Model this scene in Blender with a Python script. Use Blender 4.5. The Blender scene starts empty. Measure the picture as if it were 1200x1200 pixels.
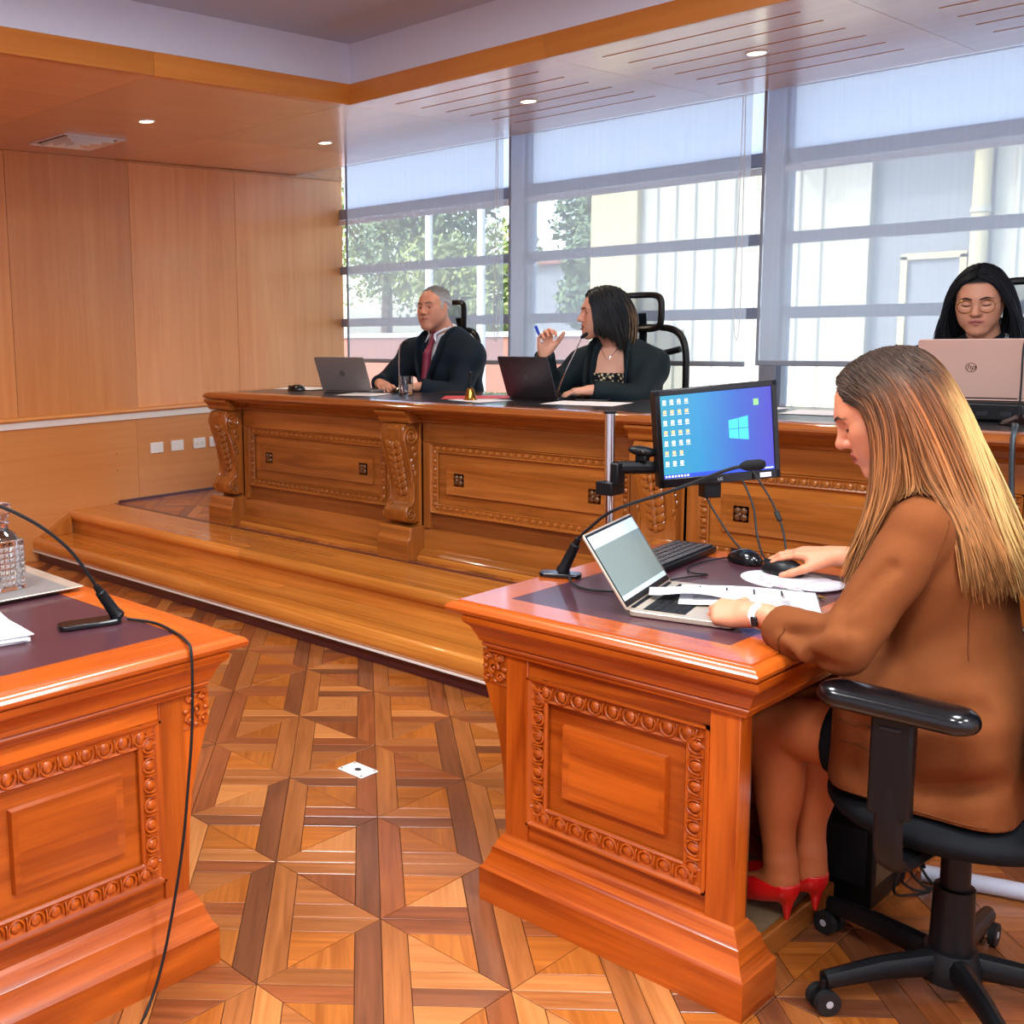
import bpy, bmesh, math, random
import numpy as np
from mathutils import Vector, Matrix, Quaternion
random.seed(7)
SC = bpy.context.scene
COL = SC.collection
R = math.radians
PI = math.pi

# ---------------------------------------------------------------- camera
def make_camera():
    f, cx, cy = 1283.9, 320.6, 559.9            # focal length and principal point in a 1200 px frame
    y, p, r = R(139.79), R(-8.06), R(-1.45)
    fw = Vector((math.cos(p) * math.cos(y), math.cos(p) * math.sin(y), math.sin(p)))
    rt = fw.cross(Vector((0, 0, 1))).normalized(); up = rt.cross(fw)
    rt2 = rt * math.cos(r) + up * math.sin(r); up2 = up * math.cos(r) - rt * math.sin(r)
    cam = bpy.data.cameras.new('camera'); ob = bpy.data.objects.new('camera', cam); COL.objects.link(ob)
    m = Matrix((rt2, up2, -fw)).transposed().to_4x4(); m.translation = (0, 0, 1.45)
    ob.matrix_world = m
    cam.sensor_fit = 'HORIZONTAL'; cam.sensor_width = 36
    cam.lens = f / 1200 * 36
    cam.shift_x = (600 - cx) / 1200; cam.shift_y = (cy - 600) / 1200
    cam.clip_start = 0.05; cam.clip_end = 300
    SC.camera = ob
make_camera()

# ---------------------------------------------------------------- world, sun, added ceiling fill panels, downlights
SC.view_settings.view_transform = 'Standard'; SC.view_settings.look = 'None'
SC.view_settings.gamma = 1; SC.view_settings.use_curve_mapping = False
SC.view_settings.exposure = 0.45
SC.cycles.sample_clamp_indirect = 6.0
SC.cycles.max_bounces = 10; SC.cycles.diffuse_bounces = 5; SC.cycles.transparent_max_bounces = 16
SC.cycles.caustics_reflective = False; SC.cycles.caustics_refractive = False
W = bpy.data.worlds.new('world'); SC.world = W; W.use_nodes = True
_n = W.node_tree.nodes; _l = W.node_tree.links
SKY = _n.new('ShaderNodeTexSky'); SKY.sky_type = 'NISHITA'; SKY.sun_disc = False
SKY.sun_elevation = R(48); SKY.sun_rotation = R(217); SKY.air_density = 1.0; SKY.dust_density = 2.0
_l.new(SKY.outputs[0], _n['Background'].inputs[0]); _n['Background'].inputs[1].default_value = .85
def sun():
    d = bpy.data.lights.new('sun', 'SUN'); d.energy = 2.2; d.angle = R(0.6); d.color = (1, .95, .86)
    o = bpy.data.objects.new('sun', d); COL.objects.link(o)
    o.rotation_euler = Vector((0.42, 0.55, -0.72)).to_track_quat('-Z', 'Y').to_euler()
sun()
FILL_W = 40.0        # watts of each unseen fill panel added over the middle of the room
FILL_C = (.93, .97, 1.0)
DOWN_W = 24.0          # watts of each recessed downlight
DOWN_C = (1.0, .84, .62)

# ---------------------------------------------------------------- node materials
MATS = {}
def lin(c):
    return tuple((x / 12.92 if x <= .04045 else ((x + .055) / 1.055) ** 2.4) for x in c)
def rgb(r, g, b):
    return lin((r / 255, g / 255, b / 255)) + (1,)
def new_mat(name):
    m = bpy.data.materials.new(name); m.use_nodes = True
    return m, m.node_tree.nodes, m.node_tree.links, m.node_tree.nodes['Principled BSDF']
def plain(name, col, rough=.5, metal=0, spec=.5, coat=0, bump=0, bscale=200, sheen=0, noise=0, nscale=8, emit=None, estr=0, trans=0, ior=1.45):
    m, n, l, b = new_mat(name)
    b.inputs['Base Color'].default_value = col; b.inputs['Roughness'].default_value = rough
    b.inputs['Metallic'].default_value = metal; b.inputs['Specular IOR Level'].default_value = spec
    b.inputs['Coat Weight'].default_value = coat; b.inputs['Coat Roughness'].default_value = .08
    b.inputs['Transmission Weight'].default_value = trans; b.inputs['IOR'].default_value = ior
    if sheen:
        b.inputs['Sheen Weight'].default_value = sheen; b.inputs['Sheen Roughness'].default_value = .5
    if emit:
        b.inputs['Emission Color'].default_value = emit; b.inputs['Emission Strength'].default_value = estr
    tc = n.new('ShaderNodeTexCoord')
    if bump:
        t = n.new('ShaderNodeTexNoise'); t.inputs['Scale'].default_value = bscale; t.inputs['Detail'].default_value = 4
        bp = n.new('ShaderNodeBump'); bp.inputs['Strength'].default_value = bump; bp.inputs['Distance'].default_value = .002
        l.new(tc.outputs['Object'], t.inputs['Vector']); l.new(t.outputs['Fac'], bp.inputs['Height']); l.new(bp.outputs[0], b.inputs['Normal'])
    if noise:
        t = n.new('ShaderNodeTexNoise'); t.inputs['Scale'].default_value = nscale; t.inputs['Detail'].default_value = 5
        l.new(tc.outputs['Object'], t.inputs['Vector'])
        mx = n.new('ShaderNodeMix'); mx.data_type = 'RGBA'
        mx.inputs[6].default_value = tuple(c * (1 - noise) for c in col[:3]) + (1,)
        mx.inputs[7].default_value = tuple(min(1, c * (1 + noise)) for c in col[:3]) + (1,)
        l.new(t.outputs['Fac'], mx.inputs[0]); l.new(mx.outputs[2], b.inputs['Base Color'])
    MATS[name] = m
    return m
def wood(name, light, dark, rough=.3, coat=.3, su=.7, sv=16, contrast=.5, bump=.05, coatr=.08, figure=.35):
    """Lacquered timber; UV u runs along the grain in metres, every piece gets its own offset."""
    m, n, l, b = new_mat(name)
    uv = n.new('ShaderNodeUVMap'); uv.uv_map = 'UVMap'
    oi = n.new('ShaderNodeObjectInfo')
    ad = n.new('ShaderNodeVectorMath'); ad.operation = 'MULTIPLY_ADD'
    ad.inputs[1].default_value = (37.7, 13.3, 5.1)
    cmb = n.new('ShaderNodeCombineXYZ')
    for i in range(3): l.new(oi.outputs['Random'], cmb.inputs[i])
    l.new(cmb.outputs[0], ad.inputs[0]); l.new(uv.outputs[0], ad.inputs[2])
    mp = n.new('ShaderNodeMapping'); mp.inputs['Scale'].default_value = (su, sv, 1)
    l.new(ad.outputs[0], mp.inputs['Vector'])
    n1 = n.new('ShaderNodeTexNoise'); n1.inputs['Scale'].default_value = 1.6; n1.inputs['Detail'].default_value = 6; n1.inputs['Distortion'].default_value = 1.2
    l.new(mp.outputs[0], n1.inputs['Vector'])
    mp2 = n.new('ShaderNodeMapping'); mp2.inputs['Scale'].default_value = (5, 190, 1); l.new(ad.outputs[0], mp2.inputs['Vector'])
    n2 = n.new('ShaderNodeTexNoise'); n2.inputs['Scale'].default_value = 1; n2.inputs['Detail'].default_value = 3; l.new(mp2.outputs[0], n2.inputs['Vector'])
    mp3 = n.new('ShaderNodeMapping'); mp3.inputs['Scale'].default_value = (.8, 2.4, 1); l.new(ad.outputs[0], mp3.inputs['Vector'])
    n3 = n.new('ShaderNodeTexNoise'); n3.inputs['Scale'].default_value = 1.3; n3.inputs['Detail'].default_value = 2; l.new(mp3.outputs[0], n3.inputs['Vector'])
    a1 = n.new('ShaderNodeMath'); a1.operation = 'MULTIPLY_ADD'; a1.inputs[1].default_value = .3; l.new(n2.outputs['Fac'], a1.inputs[0]); l.new(n1.outputs['Fac'], a1.inputs[2])
    a2 = n.new('ShaderNodeMath'); a2.operation = 'MULTIPLY_ADD'; a2.inputs[1].default_value = figure; l.new(n3.outputs['Fac'], a2.inputs[0]); l.new(a1.outputs[0], a2.inputs[2])
    mid = .5 + .15 + .5 * figure
    rp = n.new('ShaderNodeMapRange'); rp.inputs['From Min'].default_value = mid - .45 * (1.25 - contrast); rp.inputs['From Max'].default_value = mid + .45 * (1.25 - contrast)
    l.new(a2.outputs[0], rp.inputs['Value'])
    mx = n.new('ShaderNodeMix'); mx.data_type = 'RGBA'; mx.inputs[6].default_value = dark; mx.inputs[7].default_value = light
    l.new(rp.outputs[0], mx.inputs[0])
    hv = n.new('ShaderNodeHueSaturation')
    mr = n.new('ShaderNodeMapRange'); mr.inputs['To Min'].default_value = .82; mr.inputs['To Max'].default_value = 1.1
    l.new(oi.outputs['Random'], mr.inputs['Value']); l.new(mr.outputs[0], hv.inputs['Value']); l.new(mx.outputs[2], hv.inputs['Color'])
    l.new(hv.outputs[0], b.inputs['Base Color'])
    b.inputs['Roughness'].default_value = rough; b.inputs['Coat Weight'].default_value = coat; b.inputs['Coat Roughness'].default_value = coatr
    if bump:
        bp = n.new('ShaderNodeBump'); bp.inputs['Strength'].default_value = bump; bp.inputs['Distance'].default_value = .001
        l.new(a1.outputs[0], bp.inputs['Height']); l.new(bp.outputs[0], b.inputs['Normal'])
    MATS[name] = m
    return m
def attr_mat(name, rough=.5, spec=.4, sss=0, bump=0, bscale=300, aniso=0, sheen=0, coat=0):
    """Colour comes from the mesh's own point colours (skin, lips, hair strands, prints)."""
    m, n, l, b = new_mat(name)
    a = n.new('ShaderNodeAttribute'); a.attribute_name = 'Col'
    l.new(a.outputs['Color'], b.inputs['Base Color'])
    b.inputs['Roughness'].default_value = rough; b.inputs['Specular IOR Level'].default_value = spec
    b.inputs['Coat Weight'].default_value = coat
    if sss:
        b.inputs['Subsurface Weight'].default_value = sss; b.inputs['Subsurface Radius'].default_value = (.012, .005, .003); b.inputs['Subsurface Scale'].default_value = .5
    if sheen: b.inputs['Sheen Weight'].default_value = sheen
    if bump:
        tc = n.new('ShaderNodeTexCoord'); t = n.new('ShaderNodeTexNoise'); t.inputs['Scale'].default_value = bscale; t.inputs['Detail'].default_value = 3
        bp = n.new('ShaderNodeBump'); bp.inputs['Strength'].default_value = bump; bp.inputs['Distance'].default_value = .001
        l.new(tc.outputs['Object'], t.inputs['Vector']); l.new(t.outputs['Fac'], bp.inputs['Height']); l.new(bp.outputs[0], b.inputs['Normal'])
    MATS[name] = m
    return m
def M(n): return MATS[n]

# ---------------------------------------------------------------- mesh builder
class MB:
    def __init__(s): s.v = []; s.f = []; s.m = []; s.g = []
    def add(s, vs, fs, mat=0, grain=None):
        k = len(s.v); s.v += [tuple(p) for p in vs]
        for f in fs: s.f.append(tuple(i + k for i in f)); s.m.append(mat); s.g.append(grain)
        return s
    def box(s, x0, x1, y0, y1, z0, z1, mat=0, grain=None):
        vs = [(x, y, z) for z in (z0, z1) for y in (y0, y1) for x in (x0, x1)]
        if grain is None:
            d = (abs(x1 - x0), abs(y1 - y0), abs(z1 - z0)); grain = d.index(max(d))
        return s.add(vs, [(0, 2, 3, 1), (4, 5, 7, 6), (0, 1, 5, 4), (2, 6, 7, 3), (0, 4, 6, 2), (1, 3, 7, 5)], mat, grain)
    def prism(s, pts, z0, z1, axes='xyz', mat=0, grain=None):
        """pts in the plane of axes[0], axes[1]; extruded along axes[2] from z0 to z1."""
        ix = ['xyz'.index(a) for a in axes]
        n = len(pts); vs = []
        for z in (z0, z1):
            for p in pts:
                q = [0, 0, 0]; q[ix[0]] = p[0]; q[ix[1]] = p[1]; q[ix[2]] = z; vs.append(q)
        fs = [tuple(range(n - 1, -1, -1)), tuple(range(n, 2 * n))] + [(i, (i + 1) % n, n + (i + 1) % n, n + i) for i in range(n)]
        return s.add(vs, fs, mat, ix[2] if grain is None else grain)
    def sweep(s, prof, path, closed=False, mat=0, cap=True):
        """Moulding: prof = [(offset to the right of travel, z)], path = [(x, y)] with mitred corners."""
        n = len(path); rings = []
        for i in range(n):
            p = Vector(path[i])
            a = Vector(path[i - 1]) if (closed or i > 0) else None
            c = Vector(path[(i + 1) % n]) if (closed or i < n - 1) else None
            d1 = (p - a).normalized() if a is not None else (c - p).normalized()
            d2 = (c - p).normalized() if c is not None else d1
            n1 = Vector((d1.y, -d1.x)); n2 = Vector((d2.y, -d2.x)); mm = (n1 + n2)
            mm = mm / max(.2, mm.dot(n1))
            rings.append([(p.x + mm.x * o, p.y + mm.y * o, z) for o, z in prof])
        return s.loft(rings, closed, True, mat, cap and not closed)
    def loft(s, rings, closed_u=False, closed_v=True, mat=0, cap=True, grain='u'):
        k = len(rings[0]); vs = [p for r in rings for p in r]; fs = []
        nr = len(rings)
        for i in range(nr if closed_u else nr - 1):
            j = (i + 1) % nr
            for a in range(k if closed_v else k - 1):
                b = (a + 1) % k
                fs.append((i * k + a, j * k + a, j * k + b, i * k + b))
        if cap and not closed_u: fs += [tuple(range(k)), tuple((nr - 1) * k + a for a in range(k - 1, -1, -1))]
        return s.add(vs, fs, mat, grain)
    def tube(s, path, r, seg=8, mat=0, cap=True, flat=1.0, closed=False):
        P = [Vector(p) for p in path]; n = len(P)
        rr = r if isinstance(r, (list, tuple)) else [r] * n
        t = [(P[(i + 1) % n if closed else min(i + 1, n - 1)] - P[i - 1 if closed else max(i - 1, 0)]).normalized() for i in range(n)]
        up = Vector((0, 0, 1)) if abs(t[0].z) < .9 else Vector((1, 0, 0))
        u = (up - t[0] * up.dot(t[0])).normalized(); rings = []
        for i in range(n):
            u = u - t[i] * u.dot(t[i]); u.normalize(); w = t[i].cross(u)
            rings.append([P[i] + (u * math.cos(2 * PI * a / seg) + w * math.sin(2 * PI * a / seg) * flat) * rr[i] for a in range(seg)])
        return s.loft(rings, closed, True, mat, cap)
    def lathe(s, prof, c=(0, 0, 0), seg=24, mat=0, M4=None):
        rings = []
        for a in range(seg):
            t = 2 * PI * a / seg
            rings.append([(c[0] + r * math.cos(t), c[1] + r * math.sin(t), c[2] + z) for r, z in prof])
        if M4 is not None: rings = [[tuple(M4 @ Vector(p)) for p in r] for r in rings]
        return s.loft(rings, True, False, mat, False)
    def ball(s, c, r, seg=12, rings=8, mat=0, M4=None):
        r = r if isinstance(r, (list, tuple)) else (r, r, r)
        pr = []
        vs = []; fs = []
        for i in range(rings + 1):
            ph = -PI / 2 + PI * i / rings
            for a in range(seg):
                t = 2 * PI * a / seg
                p = Vector((r[0] * math.cos(ph) * math.cos(t), r[1] * math.cos(ph) * math.sin(t), r[2] * math.sin(ph)))
                if M4 is not None: p = M4 @ p
                vs.append((c[0] + p[0], c[1] + p[1], c[2] + p[2]))
        for i in range(rings):
            for a in range(seg):
                b = (a + 1) % seg
                fs.append((i * seg + a, i * seg + b, (i + 1) * seg + b, (i + 1) * seg + a))
        return s.add(vs, fs, mat, None)
    def rbox(s, x0, x1, y0, y1, z0, z1, r=.01, seg=4, mat=0):
        """Box with rounded vertical corners."""
        pts = []
        for cx, cy, a0 in ((x1 - r, y1 - r, 0), (x0 + r, y1 - r, 90), (x0 + r, y0 + r, 180), (x1 - r, y0 + r, 270)):
            for k in range(seg + 1):
                a = R(a0 + 90 * k / seg); pts.append((cx + r * math.cos(a), cy + r * math.sin(a)))
        return s.prism(pts, z0, z1, mat=mat)
    def xf(s, M4):
        s.v = [tuple(M4 @ Vector(p)) for p in s.v]; return s
    def mesh(s, name, sharp=35, smooth=True):
        me = bpy.data.meshes.new(name); me.from_pydata(s.v, [], s.f)
        me.polygons.foreach_set('material_index', s.m)
        uv = me.uv_layers.new(name='UVMap'); co = s.v
        data = np.zeros((len(me.loops), 2), 'f'); li = 0
        for fi, f in enumerate(s.f):
            g = s.g[fi]; p0 = Vector(co[f[0]]); nn = Vector((0, 0, 0))
            for i in range(len(f)):
                a = Vector(co[f[i]]) - p0; b_ = Vector(co[f[(i + 1) % len(f)]]) - p0; nn += a.cross(b_)
            nn = nn.normalized() if nn.length > 1e-14 else Vector((0, 0, 1))
            if g == 'u':
                e = Vector(co[f[1]]) - p0; ax = e.normalized() if e.length > 1e-9 else Vector((1, 0, 0))
            elif isinstance(g, tuple): ax = Vector(g)
            else:
                ax = Vector((0, 0, 0)); ax[g if g is not None else 0] = 1
            ax = ax - nn * ax.dot(nn)
            if ax.length < .3:
                ax = Vector((0, 0, 1)) if abs(nn.z) < .7 else Vector((0, 1, 0)); ax = ax - nn * ax.dot(nn)
            ax.normalize(); bx = nn.cross(ax)
            for i in f:
                p = Vector(co[i]); data[li] = (p.dot(ax), p.dot(bx)); li += 1
        uv.data.foreach_set('uv', data.ravel())
        me.validate(clean_customdata=False)
        if smooth:
            me.shade_smooth(); me.set_sharp_from_angle(angle=R(sharp))
        return me
    def obj(s, name, mat, parent=None, local=False, bevel=0, sharp=35, loc=None):
        """Vertices are world coordinates unless local; parents of world meshes carry only a location."""
        if parent is not None and not local:
            o = ORG.get(parent.name, (0, 0, 0)); s.v = [(p[0] - o[0], p[1] - o[1], p[2] - o[2]) for p in s.v]
        me = s.mesh(name, sharp)
        for mm in (mat if isinstance(mat, (list, tuple)) else [mat]): me.materials.append(M(mm) if isinstance(mm, str) else mm)
        ob = link(name, me, parent)
        if loc is not None: ob.location = loc
        if bevel:
            bv = ob.modifiers.new('bevel', 'BEVEL'); bv.width = bevel; bv.segments = 2; bv.limit_method = 'ANGLE'; bv.angle_limit = R(40)
        return ob
ORG = {}
def link(name, data, parent=None):
    ob = bpy.data.objects.new(name, data); COL.objects.link(ob)
    if parent is not None:
        ob.parent = parent; ORG[ob.name] = ORG.get(parent.name, (0, 0, 0))
    return ob
def thing(name, label, cat, loc=(0, 0, 0), rz=0, group=None, rot=None):
    o = bpy.data.objects.new(name, None); COL.objects.link(o); o.empty_display_size = .05
    o.location = loc; o.rotation_euler = rot if rot is not None else (0, 0, rz); ORG[o.name] = tuple(loc)
    return tag(o, label, cat, group)
def tag(o, label=None, cat=None, group=None, kind=None):
    if label: o['label'] = label
    if cat: o['category'] = cat
    if group: o['group'] = group
    if kind: o['kind'] = kind
    return o
def struct(o): o['kind'] = 'structure'; return o
def base_origin(o):
    """Move the origin of a single-mesh thing to the middle of its base."""
    me = o.data; c = np.array([v.co[:] for v in me.vertices]); p = Vector(((c[:, 0].min() + c[:, 0].max()) / 2, (c[:, 1].min() + c[:, 1].max()) / 2, c[:, 2].min()))
    me.transform(Matrix.Translation(-p)); o.location = o.matrix_local @ p
    return o
def copy_tree(o, parent=None):
    c = o.copy(); COL.objects.link(c)
    if parent is not None: c.parent = parent
    for ch in list(o.children): copy_tree(ch, c)
    return c
def bez(p0, p1, p2, p3, n=12):
    P = [Vector(p) for p in (p0, p1, p2, p3)]
    return [P[0] * (1 - t) ** 3 + P[1] * 3 * t * (1 - t) ** 2 + P[2] * 3 * t * t * (1 - t) + P[3] * t ** 3 for t in [i / n for i in range(n + 1)]]
def smooth_path(pts, n=6):
    """Catmull-Rom through the points."""
    P = [Vector(p) for p in pts]; out = []
    for i in range(len(P) - 1):
        a = P[max(0, i - 1)]; b = P[i]; c = P[i + 1]; d = P[min(len(P) - 1, i + 2)]
        for k in range(n):
            t = k / n
            out.append(.5 * ((2 * b) + (c - a) * t + (2 * a - 5 * b + 4 * c - d) * t * t + (3 * b - a - 3 * c + d) * t ** 3))
    return out + [P[-1]]

# ---------------------------------------------------------------- palette
wood('wall_veneer', rgb(240, 172, 108), rgb(222, 144, 82), rough=.35, coat=.2, su=.5, sv=10, contrast=.35, figure=.5)
wood('wainscot_veneer', rgb(240, 170, 104), rgb(224, 146, 80), rough=.35, coat=.2, su=.4, sv=9, contrast=.3, figure=.5)
wood('soffit_veneer', rgb(228, 154, 70), rgb(206, 126, 46), rough=.28, coat=1, su=.5, sv=9, contrast=.35, figure=.5, bump=0, coatr=.16)
wood('fascia_wood', rgb(222, 146, 62), rgb(196, 114, 38), rough=.3, coat=.3, su=.5, sv=9, contrast=.35)
wood('rail_wood', rgb(226, 160, 84), rgb(196, 124, 56), rough=.3, coat=.4)
wood('cherry', rgb(202, 98, 24), rgb(142, 54, 5), rough=.3, coat=.3, su=.8, sv=9, contrast=.75, figure=.8)
wood('cherry_top', rgb(196, 94, 28), rgb(156, 62, 10), rough=.25, coat=.6, su=.8, sv=12, contrast=.5, figure=.6, coatr=.1, bump=.02)
wood('bench_wood', rgb(178, 106, 42), rgb(118, 62, 20), rough=.25, coat=.5, su=.8, sv=11, contrast=.6, figure=.6)
wood('bench_dark', rgb(140, 78, 32), rgb(96, 48, 18), rough=.3, coat=.4, su=.8, sv=12, contrast=.6, figure=.5)
wood('step_wood', rgb(226, 150, 66), rgb(180, 102, 32), rough=.2, coat=.6, su=.6, sv=14, contrast=.6, figure=.5)
FLOOR = [('parquet_dark', (130, 76, 46), (96, 52, 30)), ('parquet_mid', (172, 104, 54), (136, 76, 34)), ('parquet_light', (200, 130, 72), (168, 100, 48)),
         ('parquet_amber', (186, 108, 42), (144, 74, 22)), ('parquet_red', (156, 86, 46), (118, 60, 28))]
for nme, a, b in FLOOR: wood(nme, rgb(*a), rgb(*b), rough=.3, coat=.45, su=1.6, sv=26, contrast=.75, figure=.4, bump=.0, coatr=.2)
plain('plum_trim', rgb(86, 40, 46), .3, coat=.4)
plain('seam_dark', rgb(60, 34, 20), .7)
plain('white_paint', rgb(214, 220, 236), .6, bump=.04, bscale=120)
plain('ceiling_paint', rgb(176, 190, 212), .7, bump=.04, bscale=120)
plain('white_metal', rgb(232, 230, 226), .35)
plain('post_white', rgb(250, 250, 255), .4)
plain('aluminium', rgb(186, 192, 204), .38, metal=.35)
plain('frame_grey', rgb(150, 160, 178), .45, metal=.2)
plain('plastic_white', rgb(240, 240, 238), .35)
plain('plastic_black', rgb(13, 14, 17), .4, spec=.35)
plain('rubber_black', rgb(16, 17, 19), .6)
plain('gloss_black', rgb(11, 12, 15), .2, coat=.3)
plain('chrome', rgb(214, 214, 216), .12, metal=1)
plain('brass', rgb(196, 150, 70), .25, metal=1)
plain('bronze', rgb(92, 66, 36), .35, metal=.8)
plain('leather_plum', rgb(70, 38, 46), .3, coat=.25, bump=.25, bscale=420, noise=.12, nscale=14)
plain('leather_black', rgb(34, 32, 36), .3, coat=.3, bump=.2, bscale=420)
plain('paper', rgb(238, 236, 240), .7)
plain('paper_red', rgb(206, 70, 74), .6)
plain('ink', rgb(40, 40, 46), .7)
plain('blue_ink', rgb(30, 70, 190), .35)
plain('glass', (1, 1, 1, 1), .02, trans=1, ior=1.45)
plain('gunmetal', rgb(140, 134, 132), .38, metal=.35)
plain('space_grey', rgb(70, 66, 72), .34, metal=.7)
plain('rose_gold', rgb(206, 170, 156), .42, metal=.3)
plain('champagne', rgb(210, 192, 172), .35, metal=.6)
plain('screen_glass', rgb(96, 112, 112), .2, coat=.4, emit=rgb(110, 128, 126), estr=.55)
plain('screen_bar', rgb(160, 176, 190), .2, emit=rgb(170, 188, 205), estr=.6)
plain('fabric_black', rgb(8, 10, 15), .8, bump=.3, bscale=500, spec=.25)
plain('mesh_black', rgb(24, 32, 38), .7, bump=.3, bscale=600)
plain('carpet_brown', rgb(120, 96, 66), .95, bump=.6, bscale=420, noise=.2, nscale=60)
plain('steel_blue_metal', rgb(40, 42, 48), .4, metal=.4)
plain('shoe_red', rgb(206, 18, 20), .25, coat=.4)
plain('shoe_sole', rgb(170, 120, 84), .6)
plain('concrete', rgb(176, 174, 168), .9, noise=.12, nscale=2)
plain('cream_render', rgb(184, 170, 132), .85, noise=.04, nscale=2)
plain('cream_metal', rgb(172, 168, 152), .6, noise=.03, nscale=3)
plain('grey_render', rgb(126, 128, 130), .85, noise=.05, nscale=2)
plain('foliage', rgb(104, 122, 84), .8, noise=.3, nscale=3)
plain('foliage_light', rgb(146, 156, 92), .8, noise=.3, nscale=3)
plain('bark', rgb(92, 76, 62), .9)
plain('roof_red', rgb(140, 92, 78), .8)
attr_mat('skin', rough=.48, spec=.4, sss=.12, bump=.06, bscale=260)
attr_mat('hair', rough=.48, spec=.22)
attr_mat('printed_cloth', rough=.85, spec=.2)
plain('eye_white', rgb(226, 220, 214), .2, coat=.6)
plain('eye_dark', rgb(40, 26, 20), .15, coat=.8)
# ================================================================= ROOM SHELL
XW, YW, YB = -6.15, 5.95, 5.44       # left wall, glazing line, blind line
X1, Y0 = 2.4, -1.8                   # right wall, back wall
ZS, ZF, ZC = 2.51, 2.604, 2.793      # soffit, top of timber fascia, main ceiling
ZD = .29                             # dais floor
YSTEP = 3.24

# ---- parquet: mitred long strips, butted short strips, diagonal squares, laid at 45 degrees
T = .278; PW = .224
PO = Vector((-2.545, 2.187)); PU = Vector((1, -1)).normalized(); PV = Vector((1, 1)).normalized()
def clip(poly, x0, x1, y0, y1):
    def cut(P, f, g):
        out = []
        for i in range(len(P)):
            a, b = P[i - 1], P[i]; fa, fb = f(a), f(b)
            if (fa >= 0) != (fb >= 0):
                t = fa / (fa - fb); out.append((a[0] + (b[0] - a[0]) * t, a[1] + (b[1] - a[1]) * t))
            if fb >= 0: out.append(b)
        return out
    for f in (lambda p: p[0] - x0, lambda p: x1 - p[0], lambda p: p[1] - y0, lambda p: y1 - p[1]):
        poly = cut(poly, f, None)
        if len(poly) < 3: return []
    return poly
def parquet_pieces(x0, x1, y0, y1):
    w = PW; out = []
    n = int(14 / T)
    for b in range(-n, n):
        for a in range(-n, n):
            star = (a + b) % 2 == 0
            c = PO + PU * T * (a + .5) + PV * T * (b + .5)
            if not (x0 - 1 < c.x < x1 + 1 and y0 - 1 < c.y < y1 + 1): continue
            if star:
                out.append(('long_low', a, b, [(0, 0), (2, 0), (2 - w, -w), (w, -w)], 0))
                out.append(('long_high', a, b, [(0, 0), (w, w), (2 - w, w), (2, 0)], 0))
                out.append(('short_far', a, b, [(0, 0), (0, 1 - w), (w, 1 - w), (w, w)], 1))
                out.append(('short_near', a, b, [(0, 0), (-w, w), (-w, 1 - w), (0, 1 - w)], 1))
                out.append(('tri_a', a, b, [(w, w), (w, 1 - w), (1 - w, 1 - w)], 0))
                out.append(('tri_b', a, b, [(w, w), (1 - w, 1 - w), (1 - w, w)], 1))
            else:
                out.append(('short_far_b', a, b, [(0, 1), (w, 1 - w), (w, w), (0, w)], 1))
                out.append(('short_near_b', a, b, [(0, 1), (0, w), (-w, w), (-w, 1 - w)], 1))
                out.append(('tri_c', a, b, [(w, w), (w, 1 - w), (1 - w, w)], 1))
                out.append(('tri_d', a, b, [(w, 1 - w), (1 - w, 1 - w), (1 - w, w)], 0))
    return out
def tone(kind, a, b):
    r = random.random()
    if kind == 'long_low': return 0 if r < .55 else (4 if r < .8 else 1)
    if kind == 'long_high': return 1 if r < .5 else (2 if r < .85 else 4)
    if kind in ('short_near', 'short_near_b'): return 1 if r < .5 else (4 if r < .7 else 2)
    if kind in ('short_far', 'short_far_b'): return 0 if r < .5 else (4 if r < .8 else 1)
    return 3 if r < .55 else (2 if r < .75 else (1 if r < .9 else 4))
def shrink(poly, d):
    n = len(poly); out = []
    ar = sum(poly[i - 1][0] * poly[i][1] - poly[i][0] * poly[i - 1][1] for i in range(n))
    sg = 1 if ar > 0 else -1
    for i in range(n):
        p = Vector(poly[i]); a = Vector(poly[i - 1]); c = Vector(poly[(i + 1) % n])
        d1 = (p - a).normalized(); d2 = (c - p).normalized()
        n1 = Vector((-d1.y, d1.x)) * sg; n2 = Vector((-d2.y, d2.x)) * sg; m = n1 + n2
        m = m / max(.3, m.dot(n1)); q = p + m * d; out.append((q.x, q.y))
    return out
def piece_prism(mb, poly, h0, h1, mat, grain, gap=.0009, ch=.0012):
    a = shrink(poly, gap); b = shrink(poly, gap + ch); n = len(poly)
    ar = sum(a[i - 1][0] * a[i][1] - a[i][0] * a[i - 1][1] for i in range(n))
    if ar < 0: a = a[::-1]; b = b[::-1]
    vs = [(p[0], p[1], h0) for p in a] + [(p[0], p[1], h1 - ch * .6) for p in a] + [(p[0], p[1], h1) for p in b]
    fs = [tuple(range(2 * n, 3 * n))]
    for k in (0, n): fs += [(k + i, k + (i + 1) % n, k + n + (i + 1) % n, k + n + i) for i in range(n)]
    mb.add(vs, fs, mat, grain)
CAMI = SC.camera.matrix_world.inverted()
def screen_area(poly, z):
    P = []
    for p in poly:
        q = CAMI @ Vector((p[0], p[1], z))
        if q.z > -.3: return 0
        P.append((320.6 + 1283.9 * q.x / -q.z, 559.9 - 1283.9 * q.y / -q.z))
    cx = sum(p[0] for p in P) / len(P); cy = sum(p[1] for p in P) / len(P)
    if not (-30 < cx < 1230 and 700 < cy < 1250): return 0
    if cx < 235 and cy > 740: return 0                       # behind the front table
    if cx > 600 and cy < 980: return 0                       # behind the clerk's table
    return abs(sum(P[i - 1][0] * P[i][1] - P[i][0] * P[i - 1][1] for i in range(len(P)))) / 2
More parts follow.
